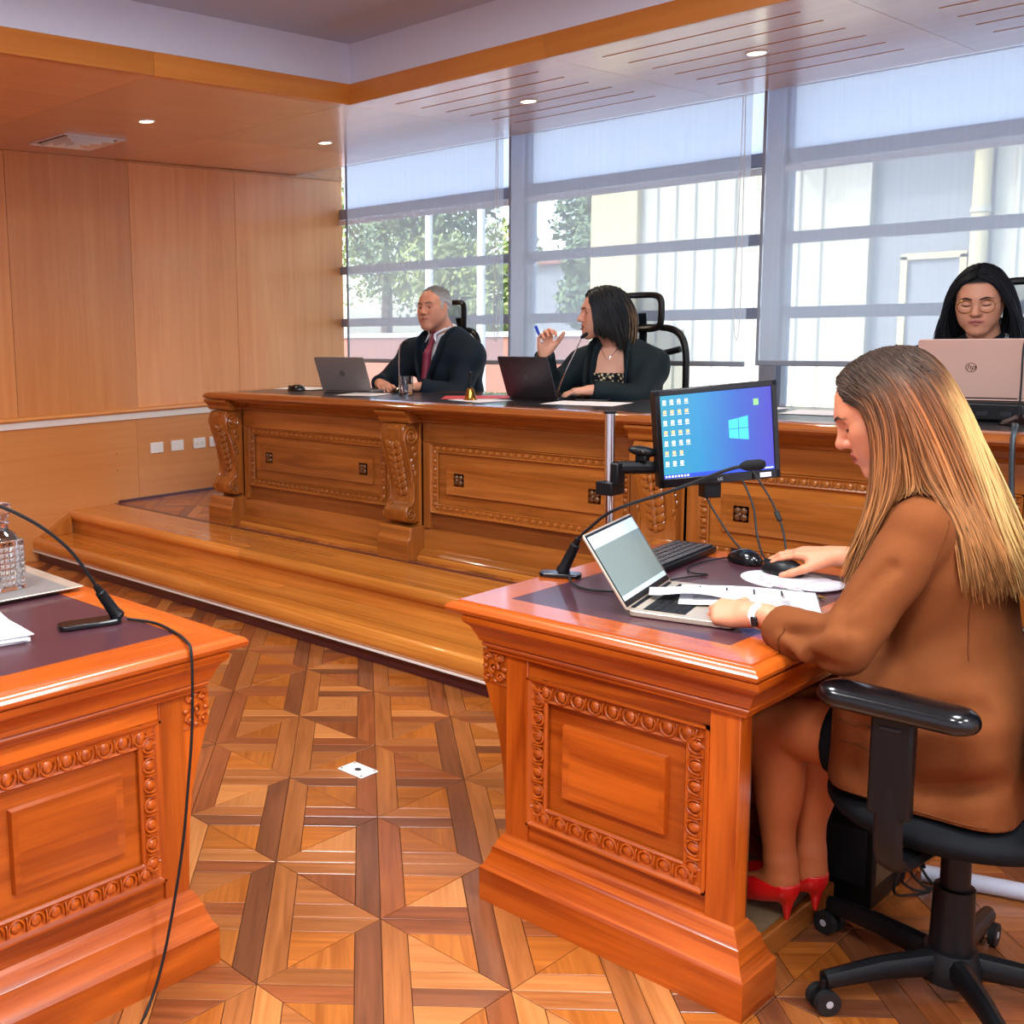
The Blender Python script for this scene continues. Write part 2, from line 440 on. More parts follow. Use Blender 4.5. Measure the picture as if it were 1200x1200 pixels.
def lay_parquet(parent, x0, x1, y0, y1, z, singles):
    todo = []
    for kind, a, b, sh, gr in parquet_pieces(x0, x1, y0, y1):
        o = PO + PU * T * a + PV * T * b
        poly = [tuple(o + PU * T * p[0] + PV * T * p[1]) for p in sh]
        cl = clip(poly, x0, x1, y0, y1)
        if len(cl) < 3: continue
        ar = abs(sum(cl[i - 1][0] * cl[i][1] - cl[i][0] * cl[i - 1][1] for i in range(len(cl)))) / 2
        if ar < 4e-5: continue
        whole = len(cl) == len(poly) and max(abs(p[0] - q[0]) + abs(p[1] - q[1]) for p, q in zip(sorted(cl), sorted(poly))) < 1e-6
        todo.append((screen_area(cl, z) if whole else 0, kind, o, sh, gr, cl, tone(kind, a, b)))
    todo.sort(key=lambda t: -t[0])
    rest = MB(); cache = {}; k = 0
    for area, kind, o, sh, gr, cl, tn in todo:
        grain = tuple(PU.to_3d()) if gr == 0 else tuple(PV.to_3d())
        if singles and k < 300 and area > 25:
            if kind not in cache:
                mb = MB(); piece_prism(mb, [tuple(PU * T * p[0] + PV * T * p[1]) for p in sh], -.012, 0, 0, grain)
                me = mb.mesh('parquet_piece', sharp=8); me.materials.append(M(FLOOR[0][0])); cache[kind] = me
            ob = link('parquet_piece', cache[kind], parent); ob.location = (o.x, o.y, z + random.uniform(-.0003, .0003))
            ob.material_slots[0].link = 'OBJECT'; ob.material_slots[0].material = M(FLOOR[tn][0]); k += 1
        else:
            piece_prism(rest, cl, z - .012, z, tn, grain)
    ob = rest.obj('parquet_field', [f[0] for f in FLOOR], parent, sharp=8); ob['kind'] = 'stuff'
fl = struct(MB().box(XW - .1, X1 + .1, Y0 - .1, YSTEP + .3, -.12, -.008).obj('floor', 'seam_dark'))
lay_parquet(fl, XW, X1, Y0, YSTEP + .02, 0, True)
fd = struct(MB().box(XW - .1, X1 + .1, 3.80, YW + .1, .05, ZD - .008).obj('floor_dais', 'seam_dark'))
lay_parquet(fd, XW, X1, 3.845, YW, ZD, False)
MB().box(XW, X1, 3.815, 3.845, .24, ZD + .002).obj('border_strip', 'plum_trim', fd)

# ---- dais steps
def step(label, yk, yn, yb, zk, zn, zt, kick):
    t = thing('dais_step', label, 'step', ((XW + X1) / 2, yk, 0))
    if kick:
        MB().box(XW + .002, X1, yk, yk + .02, 0, zk).obj('kick_strip', 'plum_trim', t)
        MB().box(XW + .002, X1, yn - .003, yk + .02, zk - .006, zk).obj('edge_strip', 'white_metal', t)
    else:
        MB().box(XW + .002, X1, yk, yk + .02, kick_z, zk).obj('riser', 'step_wood', t)
    # bullnose
    h = zt - zk; pr = [(yk + .02, zk), (yn + .012, zk), (yn + .003, zk + .01), (yn, zk + h * .35), (yn, zt - .03), (yn + .006, zt - .012), (yn + .02, zt), (yk + .06, zt), (yk + .06, zt - .02), (yk + .02, zt - .025)]
    xs = [XW + .002, -4.4, -2.2, -.1, X1]
    for i in range(4):
        MB().prism(pr, xs[i] + .0006, xs[i + 1] - .0006, 'yzx').obj('nosing', 'step_wood', t, bevel=.001)
    y0 = yk + .06; nb = 3; w = (yb - y0) / nb
    for r in range(nb):
        x = XW + .002 - random.uniform(0, .6)
        while x < X1:
            L = random.uniform(.8, 1.5); a = max(x, XW + .002); b_ = min(x + L, X1)
            if b_ - a > .05:
                MB().box(a + .0006, b_ - .0006, y0 + r * w + .0006, y0 + (r + 1) * w - .0006, zt - .022, zt + random.uniform(-.0004, .0002), grain=0).obj('tread_plank', 'step_wood', t, bevel=.0008)
            x += L
    MB().box(XW + .01, X1 - .01, yk + .02, yb, 0 if kick else .1, zt - .023).obj('carcass', 'seam_dark', t)
    return t
kick_z = 0
step('lower timber step of the dais with plum kick strip and pale metal edge', 3.24, 3.205, 3.49, .068, 0, .15, True)
kick_z = .148
step('upper timber step of the dais just below the long carved bench', 3.492, 3.462, 3.815, .232, 0, ZD, False)
# sloping wedge where the steps meet the panelled wall
tag(base_origin(MB().prism([(3.25, .1505), (3.46, .1505), (3.46, .27)], XW + .001, XW + .05, 'yzx').obj('wedge_block', 'step_wood', bevel=.002)),
    'small sloping timber wedge where the dais steps meet the panelled wall', 'trim')

# ---- left wall: veneer panels above, rail, wainscot panels below
wl = struct(MB().box(XW - .15, XW - .016, Y0, YW, -.1, ZC).obj('wall_left', 'seam_dark'))
ys = [Y0, -1.22, -.34, .54, 1.42, 2.28, 3.155, 4.03, 4.905, YW]
for i in range(len(ys) - 1):
    MB().box(XW - .016, XW, ys[i] + .0015, ys[i + 1] - .0015, .912, ZS - .001, grain=2).obj('veneer_panel', 'wall_veneer', wl, bevel=.0008)
ys = [Y0, -.6, .6, 1.8, 2.8, 4.015, 5.2, YW]
for i in range(len(ys) - 1):
    MB().box(XW - .016, XW, ys[i] + .001, ys[i + 1] - .001, 0, .838, grain=1).obj('wainscot_panel', 'wainscot_veneer', wl, bevel=.0008)
for z in (.618, .51):
    MB().ball((XW + .001, 3.848, z), .004, 8, 6).obj('screw_cap', 'seam_dark', wl)
rl = struct(MB().prism([(XW - .01, .882), (XW + .024, .882), (XW + .03, .892), (XW + .027, .906), (XW + .016, .914), (XW - .01, .914)], Y0, YW, 'xzy').obj('trim_1', 'rail_wood'))
struct(MB().box(XW - .01, XW + .014, Y0, YW, .838, .881).obj('trim_2', 'white_metal', bevel=.002))
struct(MB().box(XW, XW + .012, 3.85, YW, ZD, ZD + .018).obj('baseboard_left', 'plum_trim'))
struct(MB().box(XW - .001, XW + .016, 3.95, YW, ZS - .016, ZS - .001, grain=1).obj('trim_3', 'rail_wood', bevel=.003))

MB().box(XW - .016, XW, YB, YW, ZS - .001, 2.76, grain=2).obj('veneer_panel', 'wall_veneer', wl)
# ---- wall plates
def plate(y, label, kind):
    t = thing('wall_plate', label, 'wall plate', (XW, y, .63))
    MB().box(XW, XW + .009, y - .052, y + .052, .595, .667).obj('cover', 'plastic_white', t, bevel=.003)
    if kind == 2:
        for dy in (-.022, .022):
            MB().rbox(-.011, .011, -.016, .016, 0, .003, .006).xf(Matrix.Translation((XW + .009, y + dy, .631)) @ Matrix.Rotation(R(90), 4, 'Y')).obj('socket', 'plastic_white', t)
            for dz in (-.008, 0, .008):
                MB().ball((XW + .0125, y + dy, .631 + dz), .0022, 6, 4).obj('pin_hole', 'ink', t)
plate(4.166, 'blank white wall plate farthest from the carved bench', 1)
plate(4.336, 'blank white wall plate next to the double socket', 1)
plate(4.525, 'white double socket wall plate with dark pin holes', 2)
plate(4.665, 'white wall plate half hidden behind the bench corner', 2)

# ---- window wall: sill wall, posts, glazed bays with transoms
struct(MB().box(XW, X1, YW, YW + .25, 0, .55).obj('wall_window', 'white_paint'))
struct(MB().box(XW, X1, YW, YW + .25, 2.76, ZC + .3).obj('wall_header', 'white_paint'))
struct(MB().box(XW, X1, YB + .05, YW, 2.76, 2.8).obj('ceiling_recess', 'white_paint'))
struct(MB().box(XW, X1, YB + .03, YB + .05, ZS, 2.8).obj('trim_12', 'white_paint'))
struct(MB().box(XW, X1, YW - .05, YW + .1, .55, .6).obj('trim_4', 'frame_grey'))
posts = [-4.475, -2.81, -1.165, .485]
for i, x in enumerate(posts):
    struct(MB().box(x - .045, x + .045, YW - .06, YW + .1, .6, 2.76).obj('trim_%d' % (5 + i), 'aluminium', bevel=.004))
edges = [XW] + posts + [X1]
def blind_mat():
    m, n, l, b = new_mat('screen_fabric')
    for x in list(n):
        if x.type == 'BSDF_PRINCIPLED': n.remove(x)
    out = [x for x in n if x.type == 'OUTPUT_MATERIAL'][0]
    tr = n.new('ShaderNodeBsdfTransparent'); tr.inputs[0].default_value = (.93, .96, 1, 1)
    tl = n.new('ShaderNodeBsdfTranslucent'); tl.inputs[0].default_value = (.80, .88, 1.0, 1)
    df = n.new('ShaderNodeBsdfDiffuse'); df.inputs[0].default_value = (.74, .82, .95, 1)
    m1 = n.new('ShaderNodeMixShader'); m1.inputs[0].default_value = .5
    m2 = n.new('ShaderNodeMixShader')
    tc = n.new('ShaderNodeTexCoord'); wv = n.new('ShaderNodeTexNoise'); wv.inputs['Scale'].default_value = 1
    mp = n.new('ShaderNodeMapping'); mp.inputs['Scale'].default_value = (60, 1, 1.5)
    l.new(tc.outputs['Object'], mp.inputs[0]); l.new(mp.outputs[0], wv.inputs['Vector'])
    mr = n.new('ShaderNodeMapRange'); mr.inputs['To Min'].default_value = .50; mr.inputs['To Max'].default_value = .57
    l.new(wv.outputs['Fac'], mr.inputs[0]); l.new(mr.outputs[0], m2.inputs[0])
    l.new(tl.outputs[0], m1.inputs[1]); l.new(df.outputs[0], m1.inputs[2]); l.new(tr.outputs[0], m2.inputs[1]); l.new(m1.outputs[0], m2.inputs[2])
    l.new(m2.outputs[0], out.inputs[0]); MATS['screen_fabric'] = m
blind_mat()
def frosted():
    m, n, l, b = new_mat('frosted_glass')
    for x in list(n):
        if x.type == 'BSDF_PRINCIPLED': n.remove(x)
    out = [x for x in n if x.type == 'OUTPUT_MATERIAL'][0]
    tl = n.new('ShaderNodeBsdfTranslucent'); tl.inputs[0].default_value = (.86, .92, 1, 1)
    gl = n.new('ShaderNodeBsdfGlossy'); gl.inputs[1].default_value = .2
    mx = n.new('ShaderNodeMixShader'); mx.inputs[0].default_value = .06
    l.new(tl.outputs[0], mx.inputs[1]); l.new(gl.outputs[0], mx.inputs[2]); l.new(mx.outputs[0], out.inputs[0]); MATS['frosted_glass'] = m
frosted()
def pane_mat():
    m, n, l, b = new_mat('window_pane')
    for x in list(n):
        if x.type == 'BSDF_PRINCIPLED': n.remove(x)
    out = [x for x in n if x.type == 'OUTPUT_MATERIAL'][0]
    tr = n.new('ShaderNodeBsdfTransparent'); tr.inputs[0].default_value = (.95, .98, .98, 1)
    gl = n.new('ShaderNodeBsdfGlossy'); gl.inputs[1].default_value = .02
    lw = n.new('ShaderNodeLayerWeight'); lw.inputs[0].default_value = .12
    mx = n.new('ShaderNodeMixShader'); l.new(lw.outputs['Fresnel'], mx.inputs[0])
    l.new(tr.outputs[0], mx.inputs[1]); l.new(gl.outputs[0], mx.inputs[2]); l.new(mx.outputs[0], out.inputs[0]); MATS['window_pane'] = m
pane_mat()
TZ = [(.6, .64), (1.403, 1.465), (1.798, 1.858), (2.208, 2.282)]
for i in range(len(edges) - 1):
    a = edges[i] + (.0 if i == 0 else .045); b = edges[i + 1] - (.045 if i < len(edges) - 2 else 0)
    fr = MB()
    for (z0, z1) in TZ: fr.box(a, b, YW - .03, YW + .06, z0, z1)
    w = struct(fr.obj('window_%d' % (i + 1), 'frame_grey', bevel=.003))
    MB().box(a, b, YW - .045, YW - .02, 2.165, 2.2).obj('white_rail', 'white_metal', w, bevel=.003)
    zs = [.64, 1.403, 1.465, 1.798, 1.858, 2.208, 2.282, 2.76]
    for k in range(4):
        MB().box(a, b, YW + .02, YW + .026, zs[2 * k], zs[2 * k + 1]).obj('pane', 'frosted_glass' if k == 3 else 'window_pane', w)
    if i: MB().box(a, a + .02, YW - .03, YW + .05, .6, 2.76).obj('jamb', 'frame_grey', w)
# ---- roller blinds of screen fabric, hung at the soffit edge
bl = [(-5.585, -4.232, 1.172, 'sheer screen blind in the corner by the veneer wall'),
      (-4.188, -2.712, 1.18, 'sheer screen blind in the middle behind the speaking woman'),
      (-2.652, -1.16, 1.187, 'sheer screen blind behind the woman with glasses'),
      (-1.10, .42, 1.187, 'sheer screen blind over the bay past the woman with glasses')]
for x0, x1, zb, lab in bl:
    t = thing('roller_blind', lab, 'blind', ((x0 + x1) / 2, YB, zb), group='roller blinds along the windows')
    m = MB(); n = 24
    top = [(x0 + (x1 - x0) * k / n, YB + .004 * math.sin(k * 1.3), ZS - .002) for k in range(n + 1)]
    bot = [(x0 + (x1 - x0) * k / n, YB + .006 * math.sin(k * 1.1 + 1), zb + .012) for k in range(n + 1)]
    m.loft([top, bot], False, False, cap=False).obj('fabric', 'screen_fabric', t)
    MB().box(x0, x1, YB - .011, YB + .011, zb - .012, zb + .014).obj('bottom_bar', 'frame_grey', t, bevel=.004)
    MB().box(x0, x0 + .012, YB - .006, YB + .004, zb, ZS - .002).obj('side_hem', 'frame_grey', t)
    xc = x1 - .04
    MB().tube(smooth_path([(xc, YB - .02, ZS - .01), (xc - .005, YB - .02, 1.9), (xc - .012, YB - .022, 1.45), (xc + .005, YB - .02, 1.3), (xc + .02, YB - .02, 1.45), (xc + .018, YB - .02, 1.9), (xc + .012, YB - .02, ZS - .01)]), .0018, 5).obj('bead_cord', 'white_metal', t)

# ---- soffit, fascia, main ceiling
sf = struct(MB().box(XW, X1, 3.97, YB + .03, ZS + .03, ZS + .06).box(XW, -4.06, Y0, 3.97, ZS + .03, ZS + .06).obj('ceiling_soffit', 'seam_dark'))
xs = [XW, -5.2, -4.05, -2.87, -1.735, -.6, .55, 1.7, X1]
for i in range(len(xs) - 1):
    a, b = xs[i] + .001, xs[i + 1] - .001
    m = MB()
    if i < 2: m.box(a, b, 3.952, YB + .03, ZS, ZS + .018, grain=0)
    else:
        sl = [4.15 + .19 * k for k in range(6)]; sa, sb = a + .15, b - .17; y = 3.952
        for s_ in sl + [None]:
            ye = s_ - .008 if s_ else YB + .03
            m.box(a, b, y, ye, ZS, ZS + .018, grain=0)
            if s_:
                m.box(a, sa, ye, ye + .016, ZS, ZS + .018, grain=0); m.box(sb, b, ye, ye + .016, ZS, ZS + .018, grain=0); y = ye + .016
    m.obj('soffit_panel', 'soffit_veneer', sf)
ys = [Y0, -.7, .45, 1.6, 2.79, 3.95]
for i in range(len(ys) - 1):
    for a, b in ((XW, -5.2), (-5.2, -4.022)):
        MB().box(a + .001, b - .001, ys[i] + .001, ys[i + 1] - .001, ZS, ZS + .018, grain=1).obj('soffit_panel', 'soffit_veneer', sf)
fa = struct(MB().box(-4.06, X1, 3.97, 3.985, ZS, ZF).box(-4.07, -4.055, Y0, 3.97, ZS, ZF).obj('trim_9', 'seam_dark'))
xs = [-4.02, -2.866, -1.7, -.55, .6, X1]
for i in range(5): MB().box(xs[i] + .0008, xs[i + 1] - .0008, 3.95, 3.972, ZS - .004, ZF, grain=0).obj('fascia_board', 'fascia_wood', fa, bevel=.001)
ys = [Y0, .45, 1.62, 2.79, 3.972]
for i in range(4): MB().box(-4.06, -4.038 + .018, ys[i] + .0008, ys[i + 1] - .0008, ZS - .004, ZF, grain=1).obj('fascia_board', 'fascia_wood', fa, bevel=.001)
struct(MB().box(-4.2, X1, 3.952, 4.0, ZF, ZC).box(-4.2, -4.018, Y0, 3.97, ZF, ZC).obj('wall_upstand', 'white_paint'))
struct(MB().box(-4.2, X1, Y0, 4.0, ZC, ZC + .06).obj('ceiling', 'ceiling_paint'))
struct(MB().box(XW - .15, X1 + .15, Y0 - .15, YW + .3, ZC + .07, ZC + .14).obj('ceiling_roof', 'white_paint'))
struct(MB().box(XW, X1, Y0 - .15, Y0, -.1, ZC).obj('wall_back', 'white_paint'))
struct(MB().box(X1, X1 + .15, Y0 - .15, YW + .3, -.1, ZC).obj('wall_right', 'white_paint'))

# ---- recessed downlights in the soffit, and fill panels added in the main ceiling
def downlight(x, y, label):
    t = thing('downlight', label, 'downlight', (x, y, ZS), group='recessed downlights in the timber soffit')
    MB().lathe([(.036, -.001), (.037, -.005), (.044, -.005), (.047, -.001), (.047, .0)], (x, y, ZS), 24).obj('rim', 'white_metal', t)
    MB().lathe([(.0001, -.002), (.036, -.002)], (x, y, ZS), 24).obj('lens', LENS, t)
    d = bpy.data.lights.new('downlight_beam', 'SPOT'); d.energy = DOWN_W; d.color = DOWN_C; d.spot_size = R(125); d.spot_blend = .9; d.shadow_soft_size = .035
    o = bpy.data.objects.new('downlight_beam', d); COL.objects.link(o); o.location = (x, y, ZS - .012)
LENS = plain('lamp_lens', rgb(255, 244, 220), .4, emit=(1, .9, .7, 1), estr=9)
downlight(-4.93, 3.36, 'small round recessed downlight beside the square air vent')
downlight(-4.945, 4.65, 'small round recessed downlight near the window corner of the soffit')
downlight(-3.47, 4.655, 'small round recessed downlight in the slotted soffit panel at the corner')
for _y in (2.07, .78): downlight(-4.93, _y, 'unseen small round downlight added as fill farther along the veneer wall')  # row continued out of view, added to brighten the veneer wall side
downlight(-2.30, 4.63, 'small round recessed downlight in the slotted panel above the speaking woman')
FILL_GLOW = plain('fill_glow', rgb(255, 250, 240), .5, emit=FILL_C + (1,), estr=2.2)
for x, y in ((-2.2, 2.0), (-2.2, .3), (-.3, 2.0), (-.3, .3), (1.4, 2.0), (1.4, .3)):  # panels added out of view to fill the room with light
    t = thing('fill_panel', 'unseen square fill panel added flush in the white main ceiling', 'added fill light', (x, y, ZC), group='added fill panels in the main ceiling')
    MB().box(x - .31, x + .31, y - .31, y + .31, ZC - .012, ZC - .001).obj('housing', 'white_metal', t)
    MB().box(x - .29, x + .29, y - .29, y + .29, ZC - .014, ZC - .0125).obj('diffuser', FILL_GLOW, t)
    d = bpy.data.lights.new('fill_light', 'AREA'); d.energy = FILL_W; d.color = FILL_C; d.shape = 'SQUARE'; d.size = .56
    o = bpy.data.objects.new('fill_light', d); COL.objects.link(o); o.location = (x, y, ZC - .02)
# ---- square air vent
t = thing('air_vent', 'cream square ceiling air vent with nested louvre frames', 'air vent', (-5.66, 3.375, ZS))
for k, (s, zz) in enumerate(((.2, .012), (.15, .02), (.1, .026), (.05, .03))):
    r_ = .022 if k == 0 else .03
    m = MB(); a = s
    m.sweep([(0, ZS - .001), (0, ZS - zz), (r_, ZS - .004), (r_, ZS - .001)], [(-5.66 - a, 3.375 - a), (-5.66 + a, 3.375 - a), (-5.66 + a, 3.375 + a), (-5.66 - a, 3.375 + a)][::-1], True)
    m.obj('louvre' if k else 'frame', 'white_metal', t)
MB().box(-5.66 - .185, -5.66 + .185, 3.375 - .185, 3.375 + .185, ZS - .002, ZS - .0005).obj('backing', 'seam_dark', t)

# ---- floor outlet
t = thing('floor_outlet', 'square brushed metal outlet plate set in the parquet', 'floor outlet', (-2.43, 2.382, 0))
MB().box(-2.43 - .055, -2.43 + .055, 2.382 - .04, 2.382 + .04, 0.0005, .005).obj('plate', 'white_metal', t, bevel=.002)
MB().lathe([(0.0001, .0075), (.009, .0072), (.0115, .005)], (-2.43, 2.382, 0), 16).obj('lock', 'ink', t)
for dx, dy in ((-.045, -.03), (.045, .03), (-.045, .03), (.045, -.03)):
    MB().ball((-2.43 + dx, 2.382 + dy, .005), (.004, .004, .0015), 8, 4).obj('screw', 'bronze', t)

# ================================================================= OUTSIDE
struct(MB().box(-60, 40, YW + .3, 90, -1.2, -1.0).obj('ground', 'concrete'))
YF = 16.0
b = thing('building', 'cream building with ribbed cladding seen through the windows', 'building', (-2, YF, -1))
def ribbed(x0, x1, z0, z1, y):
    n = int((x1 - x0) / .3); m = MB()
    for k in range(n):
        a = x0 + (x1 - x0) * k / n; c = (x1 - x0) / n
        m = MB().prism([(a, y), (a + c * .68, y), (a + c * .78, y - .03), (a + c * .9, y - .03), (a + c, y), (a + c, y + .05), (a, y + .05)], z0, z1)
        m.obj('cladding_rib', 'cream_metal', b)
MB().box(-10.58, 9, YF + .06, YF + 6, -1, 10).obj('core', 'grey_render', b)
MB().box(-10.58, -9.73, YF - .12, YF + .06, -1, 10).obj('pilaster', 'cream_render', b, bevel=.02)
ribbed(-9.73, -6.58, -1, 10, YF)
MB().box(-6.58, -6.25, YF - .12, YF + .06, -1, 10).obj('pilaster', 'cream_metal', b)
MB().box(-6.25, -5.03, YF + .02, YF + .06, -1, 10).obj('bay_wall', 'grey_render', b)
m = MB()
for a in ((-5.86, -5.08, 2.06, 2.14), (-5.86, -5.78, -.5, 2.1), (-5.16, -5.08, -.5, 2.1)): m.box(a[0], a[1], YF - .06, YF + .02, a[2], a[3])
m.obj('door_frame', 'cream_render', b)
MB().box(-5.78, -5.16, YF - .01, YF + .02, -.5, 2.06).obj('door_leaf', 'grey_render', b)
MB().tube([(-4.93, YF - .15, -1), (-4.93, YF - .15, 10)], .1, 12).obj('downpipe', 'cream_render', b)
for z in (.6, 2.6, 4.6): MB().tube([(-4.93, YF - .15, z), (-4.93, YF - .15, z + .06)], .12, 12).obj('pipe_clamp', 'cream_metal', b)
ribbed(-4.83, 2.5, -1, 10, YF)
MB().box(-7.7, -4.2, YF - 1.0, YF + .05, 4.2, 4.4).obj('canopy', 'grey_render', b)
lo = thing('low_building', 'pale grey low building beyond the trees', 'building', (-18, 36, -1))
MB().box(-28, -15, 36, 42, -1, 3.4).obj('wall', 'grey_render', lo)
MB().box(-28.3, -14.7, 35.7, 42.3, 3.4, 3.65).obj('roof', 'roof_red', lo)
fe = thing('garden_wall', 'low reddish garden wall in front of the trees', 'wall', (-17, 18, -1))
MB().box(-24, -11, 18, 18.2, -1, 1.05).obj('face', 'roof_red', fe)
MB().box(-24, -11, 17.95, 18.25, 1.05, 1.15).obj('coping', 'concrete', fe)
for x, lab in ((-14.19, 'pale lamp post beyond the corner window nearer the veneer wall'), (-12.94, 'pale lamp post beyond the corner window nearer the window post')):
    t = thing('lamp_post', lab, 'lamp post', (x, 16, -1), group='lamp posts outside')
    MB().tube([(x, 16, -1), (x, 16, 5.6)], [.09, .06], 10).obj('pole', 'white_metal', t)
    MB().tube(bez((x, 16, 5.5), (x, 16, 5.9), (x + .3, 16, 6), (x + .8, 16, 6)), .04, 8).obj('arm', 'white_metal', t)
    MB().box(x + .7, x + 1.2, 15.9, 16.1, 5.94, 6.02).obj('lamp_head', 'white_metal', t, bevel=.02)
def tree(x, y, h, r, mat, label):
    t = thing('tree', label, 'tree', (x, y, -1), group='trees outside')
    MB().tube([(x, y, -1), (x + .1, y, h * .35), (x, y, h * .7)], [.22, .16, .07], 8).obj('trunk', 'bark', t)
    for k in range(5):
        a = random.uniform(0, 2 * PI); MB().tube([(x, y, h * .4), (x + math.cos(a) * r * .5, y + math.sin(a) * r * .5, h * .75)], [.08, .03], 6).obj('branch', 'bark', t)
    rng = np.random.RandomState(int(abs(x * 100))); m = MB()
    blobs = [(x + rng.uniform(-.6, .6) * r, y + rng.uniform(-.5, .5) * r, h * rng.uniform(.5, .9), r * rng.uniform(.4, .65)) for _ in range(7)]
    for _ in range(5200):
        bx, by, bz, br = blobs[rng.randint(7)]
        d = rng.normal(size=3); d /= np.linalg.norm(d); p = np.array([bx, by, bz]) + d * br * rng.uniform(.6, 1.0) ** .5
        u = rng.normal(size=3); u /= np.linalg.norm(u); w = np.cross(u, d); w /= np.linalg.norm(w) + 1e-6; s = rng.uniform(.05, .13)
        m.add([p - u * s, p + w * s * .5, p + u * s, p - w * s * .5], [(0, 1, 2, 3)])
    o = m.obj('foliage', mat, t); o['kind'] = 'stuff'
tree(-19.5, 22.5, 5.6, 2.4, 'foliage', 'dark leafy tree beyond the reddish garden wall at its far end')
tree(-16.9, 20.2, 3.2, 1.7, 'foliage_light', 'low yellow green tree just behind the reddish garden wall')
tree(-14.6, 23, 5.4, 1.9, 'foliage', 'taller dark tree between the lamp posts and the cream building')
tree(-24.0, 25, 6.5, 3.0, 'foliage_light', 'broad pale green tree at the edge of the corner window')
tree(-13.0, 19.8, 3.6, 1.2, 'foliage', 'small dark tree beside the corner of the cream building')
# ================================================================= CARVED FURNITURE
def flip(mb, M4):
    mb.xf(M4)
    if M4.to_3x3().determinant() < 0: mb.f = [f[::-1] for f in mb.f]
    mb.g = ['u' if g == 'u' else (tuple((M4.to_3x3() @ (Vector(g) if isinstance(g, tuple) else Vector([1 if i == (g or 0) else 0 for i in range(3)])))) if g is not None else None) for g in mb.g]
    return mb
def boards(prof, rect):
    """Four mitred boards round a rectangle (x0, x1, y0, y1), as separate builders."""
    x0, x1, y0, y1 = rect; P = [(x0, y0), (x1, y0), (x1, y1), (x0, y1)]; S = [(-1, -1), (1, -1), (1, 1), (-1, 1)]
    rings = [[(p[0] + s[0] * o, p[1] + s[1] * o, z) for o, z in prof] for p, s in zip(P, S)]
    return [MB().loft([rings[i], rings[(i + 1) % 4]], False, True) for i in range(4)]
def spiral(c, r0, r1, turns, x, a0=90, sgn=1, n=40):
    return [(x, c[0] + (r0 + (r1 - r0) * (k / n) ** .8) * math.cos(R(a0) + sgn * 2 * PI * turns * k / n), c[1] + (r0 + (r1 - r0) * (k / n) ** .8) * math.sin(R(a0) + sgn * 2 * PI * turns * k / n)) for k in range(n + 1)]
def egg_strip(L, w, step, fine):
    """Egg and dart moulding lying along +x, facing -y, w wide in z, base at y = 0."""
    m = MB()
    m.prism([(0, -w / 2), (-.006, -w / 2), (-.011, -w * .42), (-.007, -w * .3), (-.005, 0), (-.009, w * .3), (-.016, w * .4), (-.016, w / 2), (0, w / 2)], 0, L, 'yzx')
    n = max(2, int(round((L - w) / step))); st = (L - w) / n
    for k in range(n):
        x = w / 2 + st * (k + .5)
        m.ball((x, -.006, -w * .04), (st * .29, .008, w * .27), 10 if fine else 8, 6)
        if fine:
            arc = [(x + st * .38 * math.cos(R(a)), -.011, -w * .0 + w * .36 * math.sin(R(a))) for a in range(-205, 30, 26)]
            m.tube(arc, .0028, 5)
        m.ball((x + st * .5, -.009, -w * .02), (st * .07, .008, w * .3), 6, 6)
    return m
def carved_panel(parent, x0, x1, z0, z1, y, M4, mat, fw=.054, step=.043, fine=True, dark=None, insets=(.042, .042), rais=.013, back=.03):
    """Framed panel facing local -y in the plane y; parts go under parent through the matrix M4."""
    def put(mb, name, mt=mat, bevel=0): return flip(mb, M4).obj(name, mt, parent, bevel=bevel)
    for (ax, az, rot, L) in ((x0, z1 - fw / 2, 0, x1 - x0), (x0, z0 + fw / 2, 0, x1 - x0), (x0 + fw / 2, z0, 1, z1 - z0), (x1 - fw / 2, z0, 2, z1 - z0)):
        m = egg_strip(L, fw, step, fine)
        q = Matrix.Translation((ax, y, az))
        if rot == 1: q = q @ Matrix.Rotation(R(-90), 4, 'Y')
        if rot == 2: q = q @ Matrix.Rotation(R(-90), 4, 'Y') @ Matrix.Diagonal((1, 1, -1, 1))
        if rot == 0 and az < (z0 + z1) / 2: q = q @ Matrix.Diagonal((1, 1, -1, 1))
        put(flip(m, q), 'carved_moulding')
    a0, a1, c0, c1 = x0 + fw, x1 - fw, z0 + fw, z1 - fw
    put(MB().box(a0 - .004, a1 + .004, y + .004, y + back, c0 - .004, c1 + .004, grain=0), 'panel_field')
    b0, b1, d0, d1 = a0 + insets[0], a1 - insets[0], c0 + insets[1], c1 - insets[1]
    vs = [(b0, y + .004, d0), (b1, y + .004, d0), (b1, y + .004, d1), (b0, y + .004, d1)]
    e = .018; yo = y + .004 - rais
    vs += [(b0 + .003, yo, d0 + .003), (b1 - .003, yo, d0 + .003), (b1 - .003, yo, d1 - .003), (b0 + .003, yo, d1 - .003)]
    vs += [(b0 + e, yo + .004, d0 + e), (b1 - e, yo + .004, d0 + e), (b1 - e, yo + .004, d1 - e), (b0 + e, yo + .004, d1 - e)]
    fs = [(8, 9, 10, 11)]
    for k in (0, 4): fs += [(k + i, k + (i + 1) % 4, k + 4 + (i + 1) % 4, k + 4 + i) for i in range(4)]
    put(MB().add(vs, fs, 0, 0), 'raised_panel')
